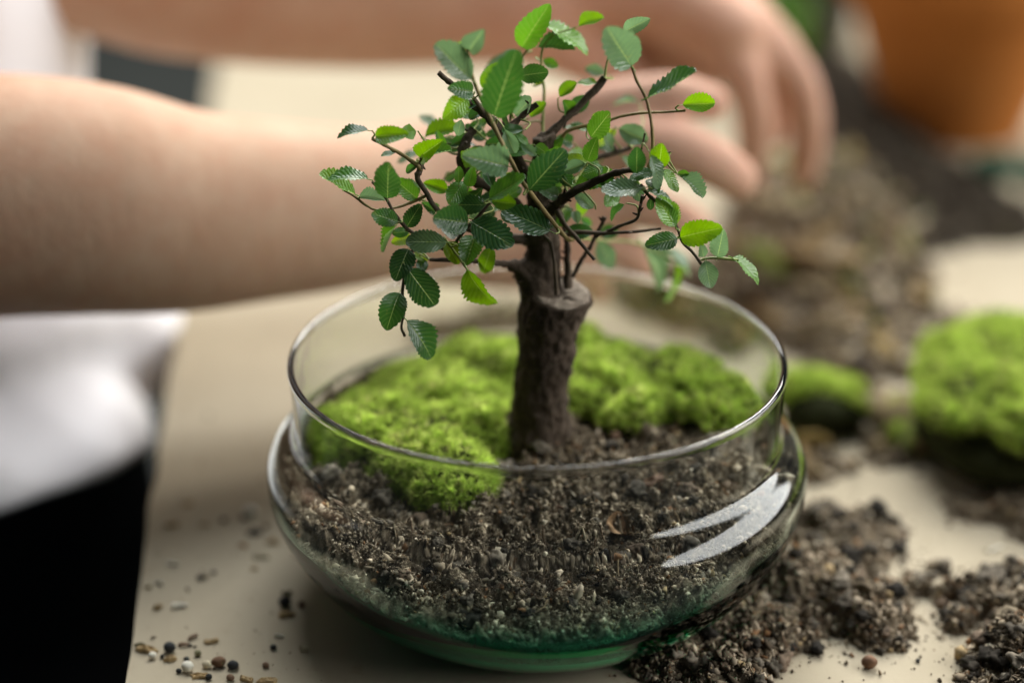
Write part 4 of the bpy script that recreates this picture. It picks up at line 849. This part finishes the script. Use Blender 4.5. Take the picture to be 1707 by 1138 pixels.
# ------------------------------------------------------------------ spilled soil on the table (height fields + crumbs)
def heap(label, blobs, step, s, n_cr, rm=.024, thr=.10, scat=300, light=1.5, mat='soil', big=0, nclod=0, brk=0.):
    """blobs in photo-derived table coordinates: (px, py, half width px, half depth px, height cm)"""
    Bs = []
    for px, py, hx, hy, h in blobs:
        c = atz(px, py, .2); x1 = atz(px + hx, py, .2); y1 = atz(px, py - hy, .2); Bs.append((c[0], c[1], x1[0] - c[0], abs(y1[1] - c[1]), h))
    Bs = np.array(Bs); lo = (Bs[:, :2] - Bs[:, 2:4] * 1.7).min(0); hi = (Bs[:, :2] + Bs[:, 2:4] * 1.7).max(0)
    def H_(x, y):
        P = np.stack([x, y, np.zeros_like(x)], -1); wx = x + .55 * fbm(P * .7, 3, s + 1); wy = y + .9 * fbm(P * .7, 3, s + 2); h = np.zeros_like(x)
        for bx, by, rx, ry, hh in Bs: h = np.maximum(h, hh * np.clip(1 - ((wx - bx) / (rx * 1.25)) ** 2 - ((wy - by) / (ry * 1.25)) ** 2, -.3, 1)) + 0
        am = np.clip(h / .6, 0, 1)
        return h + am * (.34 * fbm(P * 1.1, 3, s + 3) + .30 * np.abs(fbm(P * 2.1, 4, s + 4))) - thr * .5 - brk * np.clip(fbm(P * .55, 3, s + 9) + .25, 0, 1.2)
    nx_, ny_ = int((hi[0] - lo[0]) / step) + 2, int((hi[1] - lo[1]) / step) + 2
    X, Y = np.meshgrid(lo[0] + np.arange(nx_) * step, lo[1] + np.arange(ny_) * step, indexing='ij'); Z = H_(X, Y)
    bw = np.hypot(X, Y) < 5.9; Z = np.where(bw, -1, Z)
    V = np.stack([X, Y, np.maximum(Z, -.02)], -1).reshape(-1, 3); F = grid_faces(nx_, ny_)
    F = F[(Z.reshape(-1)[F] > 0).any(1)]; used, inv = np.unique(F, return_inverse=True); V = V[used]; F = inv.reshape(F.shape)
    rad = np.hypot(V[:, 0], V[:, 1]); ro = np.interp(V[:, 2], OUT[:, 1], OUT[:, 0]) + .05; hit = (rad < ro) & (V[:, 2] < 6); f_ = np.where(hit, ro / np.maximum(rad, 1e-6), 1); V[:, 0] *= f_; V[:, 1] *= f_
    o = tag(obj('spilled_soil', mesh_np('spilled_soil', V, [F]), M[mat]), label, 'soil', None, 'stuff')
    x = lo[0] + RNG.random(n_cr * 3) * (hi[0] - lo[0]); y = lo[1] + RNG.random(n_cr * 3) * (hi[1] - lo[1]); h = H_(x, y)
    ok = (h > -.02) & (np.hypot(x, y) > np.interp(np.maximum(h, 0), OUT[:, 1], OUT[:, 0]) + .15); x, y, h = x[ok][:n_cr], y[ok][:n_cr], h[ok][:n_cr]
    R = np.clip(rm * np.exp(.6 * RNG.normal(size=len(x))), .012, .13)
    parts = [crumbs(np.stack([x, y, np.maximum(h, 0) + R * .3], -1), R, soil_cols(len(x), light) * (.3 if mat == 'pot_shade' else 1))]
    # loose grains scattered around the foot of the heap
    i = RNG.integers(0, len(x), scat); a_ = RNG.random(scat) * 6.28; rr_ = np.abs(RNG.normal(size=scat)) * 1.3
    gx, gy = x[i] + np.cos(a_) * rr_, y[i] + np.sin(a_) * rr_; hh = H_(gx, gy); ok = (hh < .05) & (np.hypot(gx, gy) > 6.3 + 0 * gx); gx, gy = gx[ok], gy[ok]
    R = np.clip(.028 * np.exp(.6 * RNG.normal(size=len(gx))), .01, .12); parts.append(crumbs(np.stack([gx, gy, R * .5], -1), R, soil_cols(len(gx))))
    if nclod:
        i = RNG.integers(0, len(x), 70); ro_ = rootlets(x[i], y[i], lambda a1, b1: np.maximum(H_(a1, b1), 0), s); parts.append(ro_)
        i = RNG.integers(0, len(x), nclod); KR = np.clip(.17 * np.exp(.45 * RNG.normal(size=nclod)), .07, .45); k4 = clods(np.stack([x[i], y[i], np.maximum(h[i], 0) + KR * .3], -1), KR, dull(soil_cols(nclod, -.9)), s); parts.append((k4[0], k4[1], k4[2]))
    if big:
        i = RNG.integers(0, len(x), big); R = np.clip(.24 * np.exp(.4 * RNG.normal(size=big)), .1, .6)
        pal = np.array([[.22, .15, .07], [.26, .20, .11], [.15, .18, .04], [.28, .24, .17], [.08, .055, .035], [.04, .03, .022], [.24, .17, .06]]) * (.35 if mat == 'pot_shade' else 1)
        parts.append(crumbs(np.stack([x[i], y[i], np.maximum(h[i], 0) + R * .5], -1), R, pal[RNG.integers(0, 7, big)], .6))
    Vc, Fc, Cc = join(parts); c = obj('soil_crumbs', mesh_np('soil_crumbs', Vc, Fc, True, Cc), M['crumb'], o); c['kind'] = 'stuff'; return o
heap('dark crumbly soil spilled against the right foot of the glass bowl', [(1290, 975, 150, 70, 1.5), (1420, 1010, 75, 55, 1.3), (1180, 1085, 110, 50, 1.0), (1395, 885, 95, 42, .7), (1250, 1060, 110, 45, 1.1), (1440, 945, 60, 30, .6)], .07, 201, 26000, nclod=160, scat=1700, brk=.35)
heap('ridge of soil running off the lower right edge', [(1555, 975, 55, 28, .5), (1640, 995, 80, 38, .9), (1705, 1010, 60, 50, 1.2), (1700, 1100, 62, 60, 1.3), (1650, 1130, 40, 30, .5)], .07, 221, 18000, nclod=110, scat=1500, brk=.35)
heap('patch of soil in front of the large moss slab', [(1690, 850, 90, 32, .6), (1640, 832, 60, 18, .3)], .09, 241, 2200)
heap('tall mound of brown soil under the fingers of the far hand', [(1375, 350, 85, 50, 2.9), (1320, 420, 120, 50, 1.2), (1460, 372, 70, 36, 1.2), (1295, 362, 66, 44, 2.7)], .15, 261, 7000, .075, light=2, mat='dry', big=190, brk=.5)
heap('scatter of soil and roots behind the right side of the glass bowl', [(1400, 460, 140, 50, 1.2), (1500, 520, 110, 36, .9), (1290, 500, 100, 50, 1.1), (1370, 560, 130, 34, .8), (1150, 490, 120, 44, .9), (1570, 545, 60, 20, .4), (1440, 620, 90, 22, .5), (1250, 560, 80, 30, .7), (1360, 770, 60, 26, .5), (1500, 655, 40, 18, .5), (1450, 690, 60, 40, .9), (1490, 745, 50, 30, .5)], .13, 281, 4500, .07, light=3, mat='soil', big=260, brk=.75, scat=900)
heap('dark soil around the foot of the terracotta pot', [(1490, 300, 110, 50, 2.0), (1430, 240, 90, 60, 2.0), (1590, 352, 110, 40, 1.3), (1670, 372, 70, 30, .8), (1400, 170, 60, 70, 1.9), (1510, 385, 90, 28, .8)], .16, 301, 2500, .10, light=-.8, mat='pot_shade', big=12)  # colour darkened for the pot's shadow as well as dark earth
heap('thin line of soil behind the left side of the glass bowl', [(790, 555, 90, 22, .5), (850, 520, 70, 18, .5), (720, 590, 50, 12, .25)], .12, 321, 1500, .06, light=.5)

# ------------------------------------------------------------------ terracotta pot, plant, tool
pc = atz(1590, 216, 0); ps = 1.0
def pot(name, c, prof, mat, label, cat):
    root = tag(empty(name, (c[0], c[1], 0)), label, cat); return root
tp = pot('terracotta_pot', pc, None, None, 'orange terracotta flower pot standing at the back right of the table', 'flower pot')
prof = catmull([(0, 0), (3.6, 0), (4.05, .15), (4.9, 2.6), (5.9, 5.6), (6.7, 8.2)], 6)
prof2 = np.array([(6.75, 8.25), (7.35, 8.3), (7.5, 8.5), (7.75, 11.4), (7.65, 11.6), (7.2, 11.6), (7.05, 11.4), (6.2, 8.0), (4.5, 2.6), (3.6, 1.0), (0, 1.0)])
V, F = lathe(prof, 96, pc); obj('pot_wall', mesh_np('pot_wall', V, [F]), M['terracotta'], tp)
V, F = lathe(prof2, 96, pc); obj('pot_rim', mesh_np('pot_rim', V, [F]), M['terracotta'], tp)
V, F = lathe(catmull([(0, 10.4), (3, 10.3), (6.8, 10.0)], 8), 64, pc); V = V + .2 * fbm(V * 1.2, 3, 5)[:, None] * np.array([0, 0, 1]); o = obj('pot_soil', mesh_np('pot_soil', V, [F[:, ::-1]]), M['soil'], tp)

bc = atz(1305, 62, 0)
bp = pot('potted_plant', bc, None, None, 'bright green leafy plant in a black pot at the very back', 'potted plant')
V, F = lathe(np.array([(0, 0), (4.6, 0), (5.6, 8), (6.0, 8.1), (6.0, 9), (5.5, 9), (5.3, 8), (0, 7.6)]), 64, bc); obj('pot', mesh_np('pot', V, [F]), M['blackpot'], bp)
lv = leaf_mesh(2); sv = []; rl = random.Random(9)
for i in range(64):
    f = rl.random(); px, py = 1195 + 165 * f + rl.gauss(0, 16), -12 + 118 * f ** 1.2 + rl.gauss(0, 15)
    if i > 44: px, py = rl.uniform(1150, 1330), rl.uniform(-160, -20)
    p = at(px, py, bc[1] - 8.5 + 3.5 * rl.random())
    o = bpy.data.objects.new('leaf', lv); COL.objects.link(o); o.parent = bp; o.matrix_parent_inverse = Matrix.Translation(-bp.location)
    an = math.atan2(p[1] - bc[1], p[0] - bc[0]); sc = 2.2 + 1.2 * rl.random()
    o.location = [q * K for q in p]; o.rotation_euler = (rl.gauss(0, .5), .35 + rl.gauss(0, .4), an + rl.gauss(0, .5)); o.scale = (sc * K, sc * .8 * K, sc * K); o.color = (.10, .30, .012, 1)
    if i % 3 == 0:
        r0 = bc + np.array([0, 0, 7.4]); sv.append((*tube([r0, r0 + (p - r0) * .45 + np.array([0, 0, 3.5]), p], [.16, .12, .07], 6), None))
Vk, Fk, _ = join(sv); o = obj('stems', mesh_np('stems', Vk, Fk), M['stalk'], bp)

ha, hb = atz(1622, 272, .9), atz(1760, 292, .9)
tl = tag(empty('hand_trowel', tuple((ha + hb) / 2 * [1, 1, 0])), 'grey green tool handle lying in front of the terracotta pot', 'garden tool')
V, F = tube([ha, ha + (hb - ha) * .25, ha + (hb - ha) * .6, hb], [.62, .80, .74, .70], 20); obj('handle', mesh_np('handle', V, F), M['plastic'], tl)
V, F = tube([hb, hb + (hb - ha) * .3], [.28, .28], 10, sub=2); obj('shank', mesh_np('shank', V, F), M['blackpot'], tl)
u_ = np.linspace(0, 1, 16)[:, None]; v_ = np.linspace(-1, 1, 11)[None]; dx = (hb - ha) / np.linalg.norm(hb - ha); wv_ = np.cross([0, 0, 1], dx); bw = 2.4 * np.sqrt(np.clip(1 - u_ ** 3, 0.01, 1))
Bl = (hb + (hb - ha) * .28)[None, None] + dx * (u_ * 9)[..., None] + wv_ * (bw * v_)[..., None] + np.array([0, 0, 1.]) * (.5 * v_ ** 2 - .5 + 0 * u_)[..., None]
Bv = np.concatenate([Bl.reshape(-1, 3), Bl.reshape(-1, 3) - [0, 0, .12]]); gf = grid_faces(16, 11); obj('blade', mesh_np('blade', Bv, [gf, gf[:, ::-1] + 176]), M['blackpot'], tl)

# ------------------------------------------------------------------ small loose pieces, each its own thing
def pebble_mesh(s, flat=.75, rough=.10, sub=3):
    import bmesh
    bm = bmesh.new(); bmesh.ops.create_icosphere(bm, subdivisions=sub, radius=1); v = np.array([q.co[:] for q in bm.verts]); f = np.array([[q.index for q in g.verts] for g in bm.faces]); bm.free()
    v = v * (1 + rough * fbm(v * 1.1 + s, 3, s)[:, None]) * [1, .85, flat]; return v, f
def chip_mesh(s, L_, W2, T_):
    """a flat irregular chip with bevelled, uneven edges"""
    rs = np.random.default_rng(s); n_ = 11; t = np.sort(rs.random(n_) * .35 + np.arange(n_)) / n_ * 2 * np.pi
    ct, st = np.cos(t), np.sin(t); r = (1 + .22 * rs.normal(size=n_)).clip(.55, 1.4)
    sx, sy = np.sign(ct) * np.abs(ct) ** .75 * r * L_, np.sign(st) * np.abs(st) ** .75 * r * W2
    bend = .25 * T_ * rs.normal() * (sx / L_) ** 2
    rows = []
    for f, z_ in ((.82, 0), (1.0, .35), (1.0, .65), (.85, 1.0), (.4, 1.02 + .2 * rs.normal())):
        rows.append(np.stack([sx * f, sy * f, z_ * T_ + bend + .12 * T_ * rs.normal(size=n_)], -1))
    V = np.concatenate(rows); F = grid_faces(5, n_, True)
    V = np.vstack([V, [[0, 0, 0], [0, 0, T_ * 1.05]]]); i = np.arange(n_); j = (i + 1) % n_
    F3 = np.vstack([np.stack([np.full(n_, 5 * n_), j, i], -1), np.stack([np.full(n_, 5 * n_ + 1), 4 * n_ + i, 4 * n_ + j], -1)]); return V, [F, F3]
TC = dict(dark=(.032, .034, .034), black=(.014, .015, .014), brown=(.16, .085, .045), tan=(.42, .30, .15), pale=(.56, .49, .34), white=(.72, .69, .58), olive=(.20, .19, .10), orange=(.40, .22, .09), grey=(.25, .25, .22), bark=(.17, .10, .06))
def bit(kind, px, py, size, tone, label, cat, group=None, rot=None, z=0., s=None):
    s = s if s is not None else int(px * 7 + py); c = atz(px, py, z + .05); sz = size * PXCM * .97
    base_c = np.array(TC[tone]); rs = np.random.default_rng(s)
    if kind == 'pebble':
        V, F = pebble_mesh(s, .82); V = V * sz; F = [F]; V[:, 2] -= V[:, 2].min()
    elif kind == 'chip':
        V, F = chip_mesh(s, sz, sz * (.34 + .2 * rs.random()), .10 + .05 * rs.random() + .05 * sz)
    elif kind == 'stick':
        V, Fq = tube([(-sz, 0, .06), (-sz * .3, .04 * sz, .10), (sz * .4, -.05 * sz, .10), (sz, 0.03, .06)], [.05, .06, .055, .035], 7, .2, s); F = Fq
    a_ = rot if rot is not None else rs.normal() * .35
    R_ = np.array([[math.cos(a_), -math.sin(a_), 0], [math.sin(a_), math.cos(a_), 0], [0, 0, 1]]); V = V @ R_.T
    col = base_c * (1 + .22 * fbm(V * 5 + s, 3, s)[:, None]).clip(.3, 2)
    me = mesh_np({'pebble': 'pebble', 'chip': 'wood_chip', 'stick': 'twig_piece'}[kind], V, F, kind != 'chip', col)
    o = obj(me.name.split('.')[0], me, M['debris']); o.location = (c[0] * K, c[1] * K, z * K); tag(o, label, cat, group); return o
gP, gC = 'pebbles scattered on the table', 'pale wood chips scattered on the table'
tinyC = 'tiny tan wood chip on the bare tabletop left of the glass bowl'; tinyD = 'tiny dark grain of grit on the bare tabletop left of the glass bowl'
for a_ in [
    ('pebble', 283, 1084, 11, 'dark', 'round dark grey pebble with a tan chip right below it', 'pebble', gP), ('chip', 284, 1098, 9, 'tan', 'short tan chip tucked under the round dark pebble', 'wood chip', gC, .1),
    ('chip', 244, 1081, 19, 'tan', 'long thin tan chip nearest the lower left table edge', 'wood chip', gC, -.25), ('chip', 234, 1075, 10, 'olive', 'dull olive sliver above the long tan chip by the table edge', 'wood chip', gC, 0.),
    ('pebble', 254, 1094, 7, 'white', 'small white pebble below the long tan chip', 'pebble', gP), ('pebble', 365, 1108, 11.5, 'brown', 'round brown pebble between a white and a dark grey one', 'pebble', gP),
    ('pebble', 388, 1112, 9.5, 'dark', 'smooth dark grey pebble to the right of the brown pebble', 'pebble', gP), ('pebble', 313, 1116, 11, 'white', 'largest white pebble above a tan chip at the lower left', 'pebble', gP),
    ('pebble', 345, 1110, 8, 'pale', 'pale cream pebble touching the brown pebble on its left', 'pebble', gP), ('chip', 334, 1126, 16, 'tan', 'broad tan chip in front of the cream and brown pebbles', 'wood chip', gC, .1),
    ('pebble', 348, 1130, 6, 'black', 'black pebble lying on the front of the broad tan chip', 'pebble', gP), ('pebble', 384, 1131, 7, 'bark', 'dark brown pebble at the bottom edge of the photo', 'pebble', gP),
    ('chip', 412, 1132, 12, 'tan', 'tan chip at the bottom edge beside the dark brown pebble', 'wood chip', gC), ('chip', 446, 1134, 17, 'tan', 'rightmost long tan chip along the bottom edge', 'wood chip', gC, .05),
    ('pebble', 330, 1090, 6.5, 'olive', 'small olive green pebble above the cream pebble', 'pebble', gP), ('chip', 351, 1069, 11, 'tan', 'tan chip alone above the olive green pebble', 'wood chip', gC, .3),
    ('stick', 322, 1062, 10, 'bark', 'short dark twig slanting up beside the tan chip', 'twig', None, .8), ('stick', 306, 1075, 9, 'bark', 'short dark twig ending in a black grain', 'twig', None, 0.),
    ('pebble', 317, 1075, 3.5, 'black', 'tiny black grain at the right end of the short flat dark twig', 'grit', 'grains of grit'), ('pebble', 311, 1099, 5, 'dark', 'tiny dark grain above the largest white pebble', 'grit', 'grains of grit'), ('pebble', 298, 1119, 5, 'black', 'tiny black grain touching the left side of the largest white pebble', 'grit', 'grains of grit'), ('pebble', 270, 1094, 4, 'black', 'tiny black grain between a white pebble and the round dark grey pebble', 'grit', 'grains of grit'),
    ('chip', 298, 1010, 13, 'white', 'whitest flat chip alone on the left of the tabletop', 'wood chip', gC, .1), ('chip', 263, 1012, 9, 'tan', 'thin tan sliver left of the whitest flat chip', 'wood chip', gC, .4),
    ('chip', 265, 972, 8, 'white', 'tiny white chip beside a paler cream one near the left table edge', 'wood chip', gC), ('chip', 246, 977, 7, 'pale', 'tiny cream chip closest to the left table edge', 'wood chip', gC), ('chip', 289, 940, 11, 'white', 'white flake farthest up along the left table edge', 'wood chip', gC),
    ('pebble', 333, 964, 5.5, 'dark', 'dark pebble beside a pale flake in the middle of the bare tabletop', 'pebble', gP), ('chip', 343, 962, 6, 'pale', 'pale flake touching the dark pebble in mid tabletop', 'wood chip', gC), ('pebble', 356, 954, 4.5, 'dark', 'tiny dark grain right of the pale flake in mid tabletop', 'grit', 'grains of grit'),
    ('pebble', 475, 1008, 11, 'black', 'black pebble in the shadow at the left foot of the bowl', 'pebble', gP), ('chip', 477, 1025, 14, 'tan', 'tan chip just below the black pebble in the bowl shadow', 'wood chip', gC, 0.),
    ('chip', 479, 991, 8, 'olive', 'small olive chip just above the black pebble in the bowl shadow', 'wood chip', gC), ('pebble', 503, 1009, 7, 'bark', 'dark brown pebble right of the black pebble in the bowl shadow', 'pebble', gP),
    ('chip', 464, 1060, 8, 'white', 'small whitish three-cornered chip below the bowl shadow pebbles', 'wood chip', gC), ('pebble', 456, 1080, 6, 'dark', 'tiny dark grain below the whitish three-cornered chip', 'grit', 'grains of grit'), ('chip', 507, 1083, 9, 'pale', 'pale chip deepest in the shadow under the bowl', 'wood chip', gC),
    ('pebble', 443, 1110, 6, 'bark', 'tiny brown grain above the rightmost long tan chip', 'grit', 'grains of grit'), ('pebble', 417, 857, 13, 'white', 'large whitish lump nearest the bowl on the left', 'pebble', gP), ('pebble', 407, 864, 6, 'dark', 'tiny dark grain at the left foot of the large whitish lump', 'grit', 'grains of grit'),
    ('chip', 424, 887, 14, 'dark', 'dark curved chip under the large whitish lump', 'wood chip', gC, -.3), ('pebble', 443, 877, 6, 'bark', 'tiny brown grain right of the large whitish lump', 'grit', 'grains of grit'), ('chip', 405, 909, 8, 'orange', 'brownish chip left of the longer tan one near the bowl', 'wood chip', gC),
    ('chip', 454, 903, 13, 'tan', 'tan chip close to the left wall of the bowl', 'wood chip', gC, .1), ('chip', 435, 928, 15, 'pale', 'long pale sliver near the left wall of the bowl', 'wood chip', gC, 0.), ('chip', 497, 923, 11, 'tan', 'tan chip touching the lower left wall of the bowl', 'wood chip', gC),
    ('chip', 424, 947, 7, 'tan', 'tiny tan chip just below the long pale sliver by the bowl', 'wood chip', gC), ('pebble', 373, 868, 6, 'dark', 'tiny dark grain alone, well left of the large whitish lump', 'grit', 'grains of grit'), ('chip', 287, 876, 11, 'tan', 'faint tan chip by the left table edge level with the whitish lump', 'wood chip', gC), ('chip', 312, 840, 9, 'tan', 'tiny tan chip farthest up the bare tabletop', 'wood chip', gC), ('chip', 340, 874, 7, 'tan', 'faint tan chip between the table edge and a lone dark grain', 'wood chip', gC),
    ('pebble', 1449, 1110, 13, 'brown', 'round brown pebble alone on the bare table at the lower right', 'pebble', gP), ('pebble', 1317, 1084, 13, 'black', 'oval black pebble at the front of the spilled soil', 'pebble', gP), ('pebble', 1292, 1076, 12, 'black', 'black lump half buried in soil left of the oval black pebble', 'pebble', gP),
    ('stick', 1286, 1117, 12, 'brown', 'short brown bark piece below the oval black pebble', 'bark', None, .7), ('pebble', 1629, 1076, 10, 'black', 'black pebble beside the soil ridge at the lower right', 'pebble', gP),
    ('pebble', 1605, 1101, 5, 'bark', 'small brown pebble left of the black pebble by the soil ridge', 'pebble', gP), ('pebble', 1530, 1101, 4, 'dark', 'small dark grain amid crumbs on the bare lower right table', 'grit', None),
    ('pebble', 1680, 338, 36, 'pale', 'pale blurred stone in front of the grey green tool handle', 'stone', None), ('chip', 1250, 520, 60, 'orange', 'large golden bark strip lying behind the glass bowl', 'bark', None, -.5),
    ('chip', 1145, 545, 70, 'tan', 'long pale straw coloured strip seen through the back of the bowl', 'bark', None, -.2), ('stick', 1470, 668, 52, 'orange', 'dry tan stalk lying between the two moss clumps', 'stalk', None, 1.9), ('stick', 1500, 700, 40, 'tan', 'shorter pale stalk crossing under the dry tan one', 'stalk', None, 2.3),
    ('stick', 1335, 885, 30, 'tan', 'pale straw leaning in the soil right of the bowl', 'straw', None, 1.2), ('stick', 1365, 880, 26, 'pale', 'second pale straw farther right in the spilled soil', 'straw', None, 2.0), ('stick', 1345, 985, 22, 'orange', 'reddish bark splinter in the middle of the spilled soil', 'bark', None, 2.4),
    ('chip', 1560, 345, 40, 'olive', 'olive scrap of moss on the dark soil below the pot', 'moss', None), ('stick', 1660, 915, 16, 'white', 'white splinter near the soil at the right edge', 'splinter', None, .6),
]: bit(*a_)
gx = np.concatenate([RNG.uniform(-17, -5, 420), RNG.uniform(6, 24, 520)]); gy = np.concatenate([RNG.uniform(-7, 22, 420), RNG.uniform(-7, 16, 520)])
ok = (np.hypot(gx, gy) > 9.3) & (gx > -13.0 - (gy + 6.3) * .0965); gx, gy = gx[ok], gy[ok]; R = np.clip(.018 * np.exp(.6 * RNG.normal(size=len(gx))), .008, .07)
Vg, Fg, Cg = crumbs(np.stack([gx, gy, R * .5], -1), R, soil_cols(len(gx), 1)); tag(obj('dust_grains', mesh_np('dust_grains', Vg, Fg, False, Cg), M['crumb']), 'fine dark dust and crumbs sprinkled over the bare tabletop', 'dust', None, 'stuff')
# pieces lying on the soil inside the bowl
def on_soil(kind, px, py, size, tone, label, cat, rot=0., tilt=0.):
    c = atz(px, py, 4.9); hz = float(soil_h(np.array([c[0]]), np.array([c[1]]))[0]); o = bit(kind, px, py, size, tone, label, cat, None, rot, hz)
    c = atz(px, py, hz); o.location = (c[0] * K, c[1] * K, (hz + .05) * K); o.rotation_euler = (tilt, 0, 0); return o
on_soil('stick', 862, 812, 30, 'tan', 'straight tan twig standing up in the soil at the front of the bowl', 'twig', 1.35, .5)
on_soil('chip', 1092, 800, 18, 'bark', 'reddish brown bark flake on the soil inside the bowl', 'bark', .5, .5)
on_soil('chip', 795, 848, 15, 'pale', 'pale flake at the foot of the moss inside the bowl', 'wood chip', .2, .2)
on_soil('stick', 1105, 745, 26, 'olive', 'thin dry straw on the soil right of the trunk', 'straw', .3)
on_soil('stick', 920, 845, 22, 'bark', 'dark crooked rootlet on the soil at the front of the bowl', 'rootlet', -.6)
on_soil('pebble', 1025, 735, 10, 'bark', 'brown clod on the soil right of the trunk', 'soil clod')
on_soil('pebble', 1125, 690, 12, 'bark', 'brown clod at the foot of the moss on the right of the trunk', 'soil clod')
on_soil('chip', 1040, 655, 16, 'pale', 'pale straw flake lying on the moss clump behind the trunk', 'straw', -.7)
# a dry curled leaf
c = atz(1035, 858, 4.9); hz = float(soil_h(np.array([c[0]]), np.array([c[1]]))[0]); u_ = np.linspace(-1, 1, 15)[:, None]; v_ = np.linspace(-1, 1, 9)[None]
hw = .42 * np.sqrt(np.clip(1 - u_ ** 2, .02, 1)); P = np.stack([u_ * .55 + 0 * v_, hw * v_, .35 * (u_ ** 2) * .6 + .5 * (hw * v_) ** 2 * 3 + .06 * np.sin(u_ * 5 + v_ * 3)], -1)
P = P.reshape(-1, 3); gf = grid_faces(15, 9); V = np.vstack([P, P - [0, 0, .03]]); me = mesh_np('dry_leaf', V, [gf, gf[:, ::-1] + len(P)], True, np.array([.27, .16, .08]) * (1 + .25 * fbm(V * 4, 3, 3)[:, None]))
o = obj('dry_leaf', me, M['debris']); o.location = (c[0] * K, c[1] * K, (hz + .06) * K); o.rotation_euler = (.5, .1, .4); tag(o, 'dry curled brown leaf on the soil at the front right of the bowl', 'dry leaf')

# consistent outward normals on the closed glass shell
import bmesh
bm = bmesh.new(); bm.from_mesh(bowl.data); bmesh.ops.recalc_face_normals(bm, faces=bm.faces); bm.to_mesh(bowl.data); bm.free()
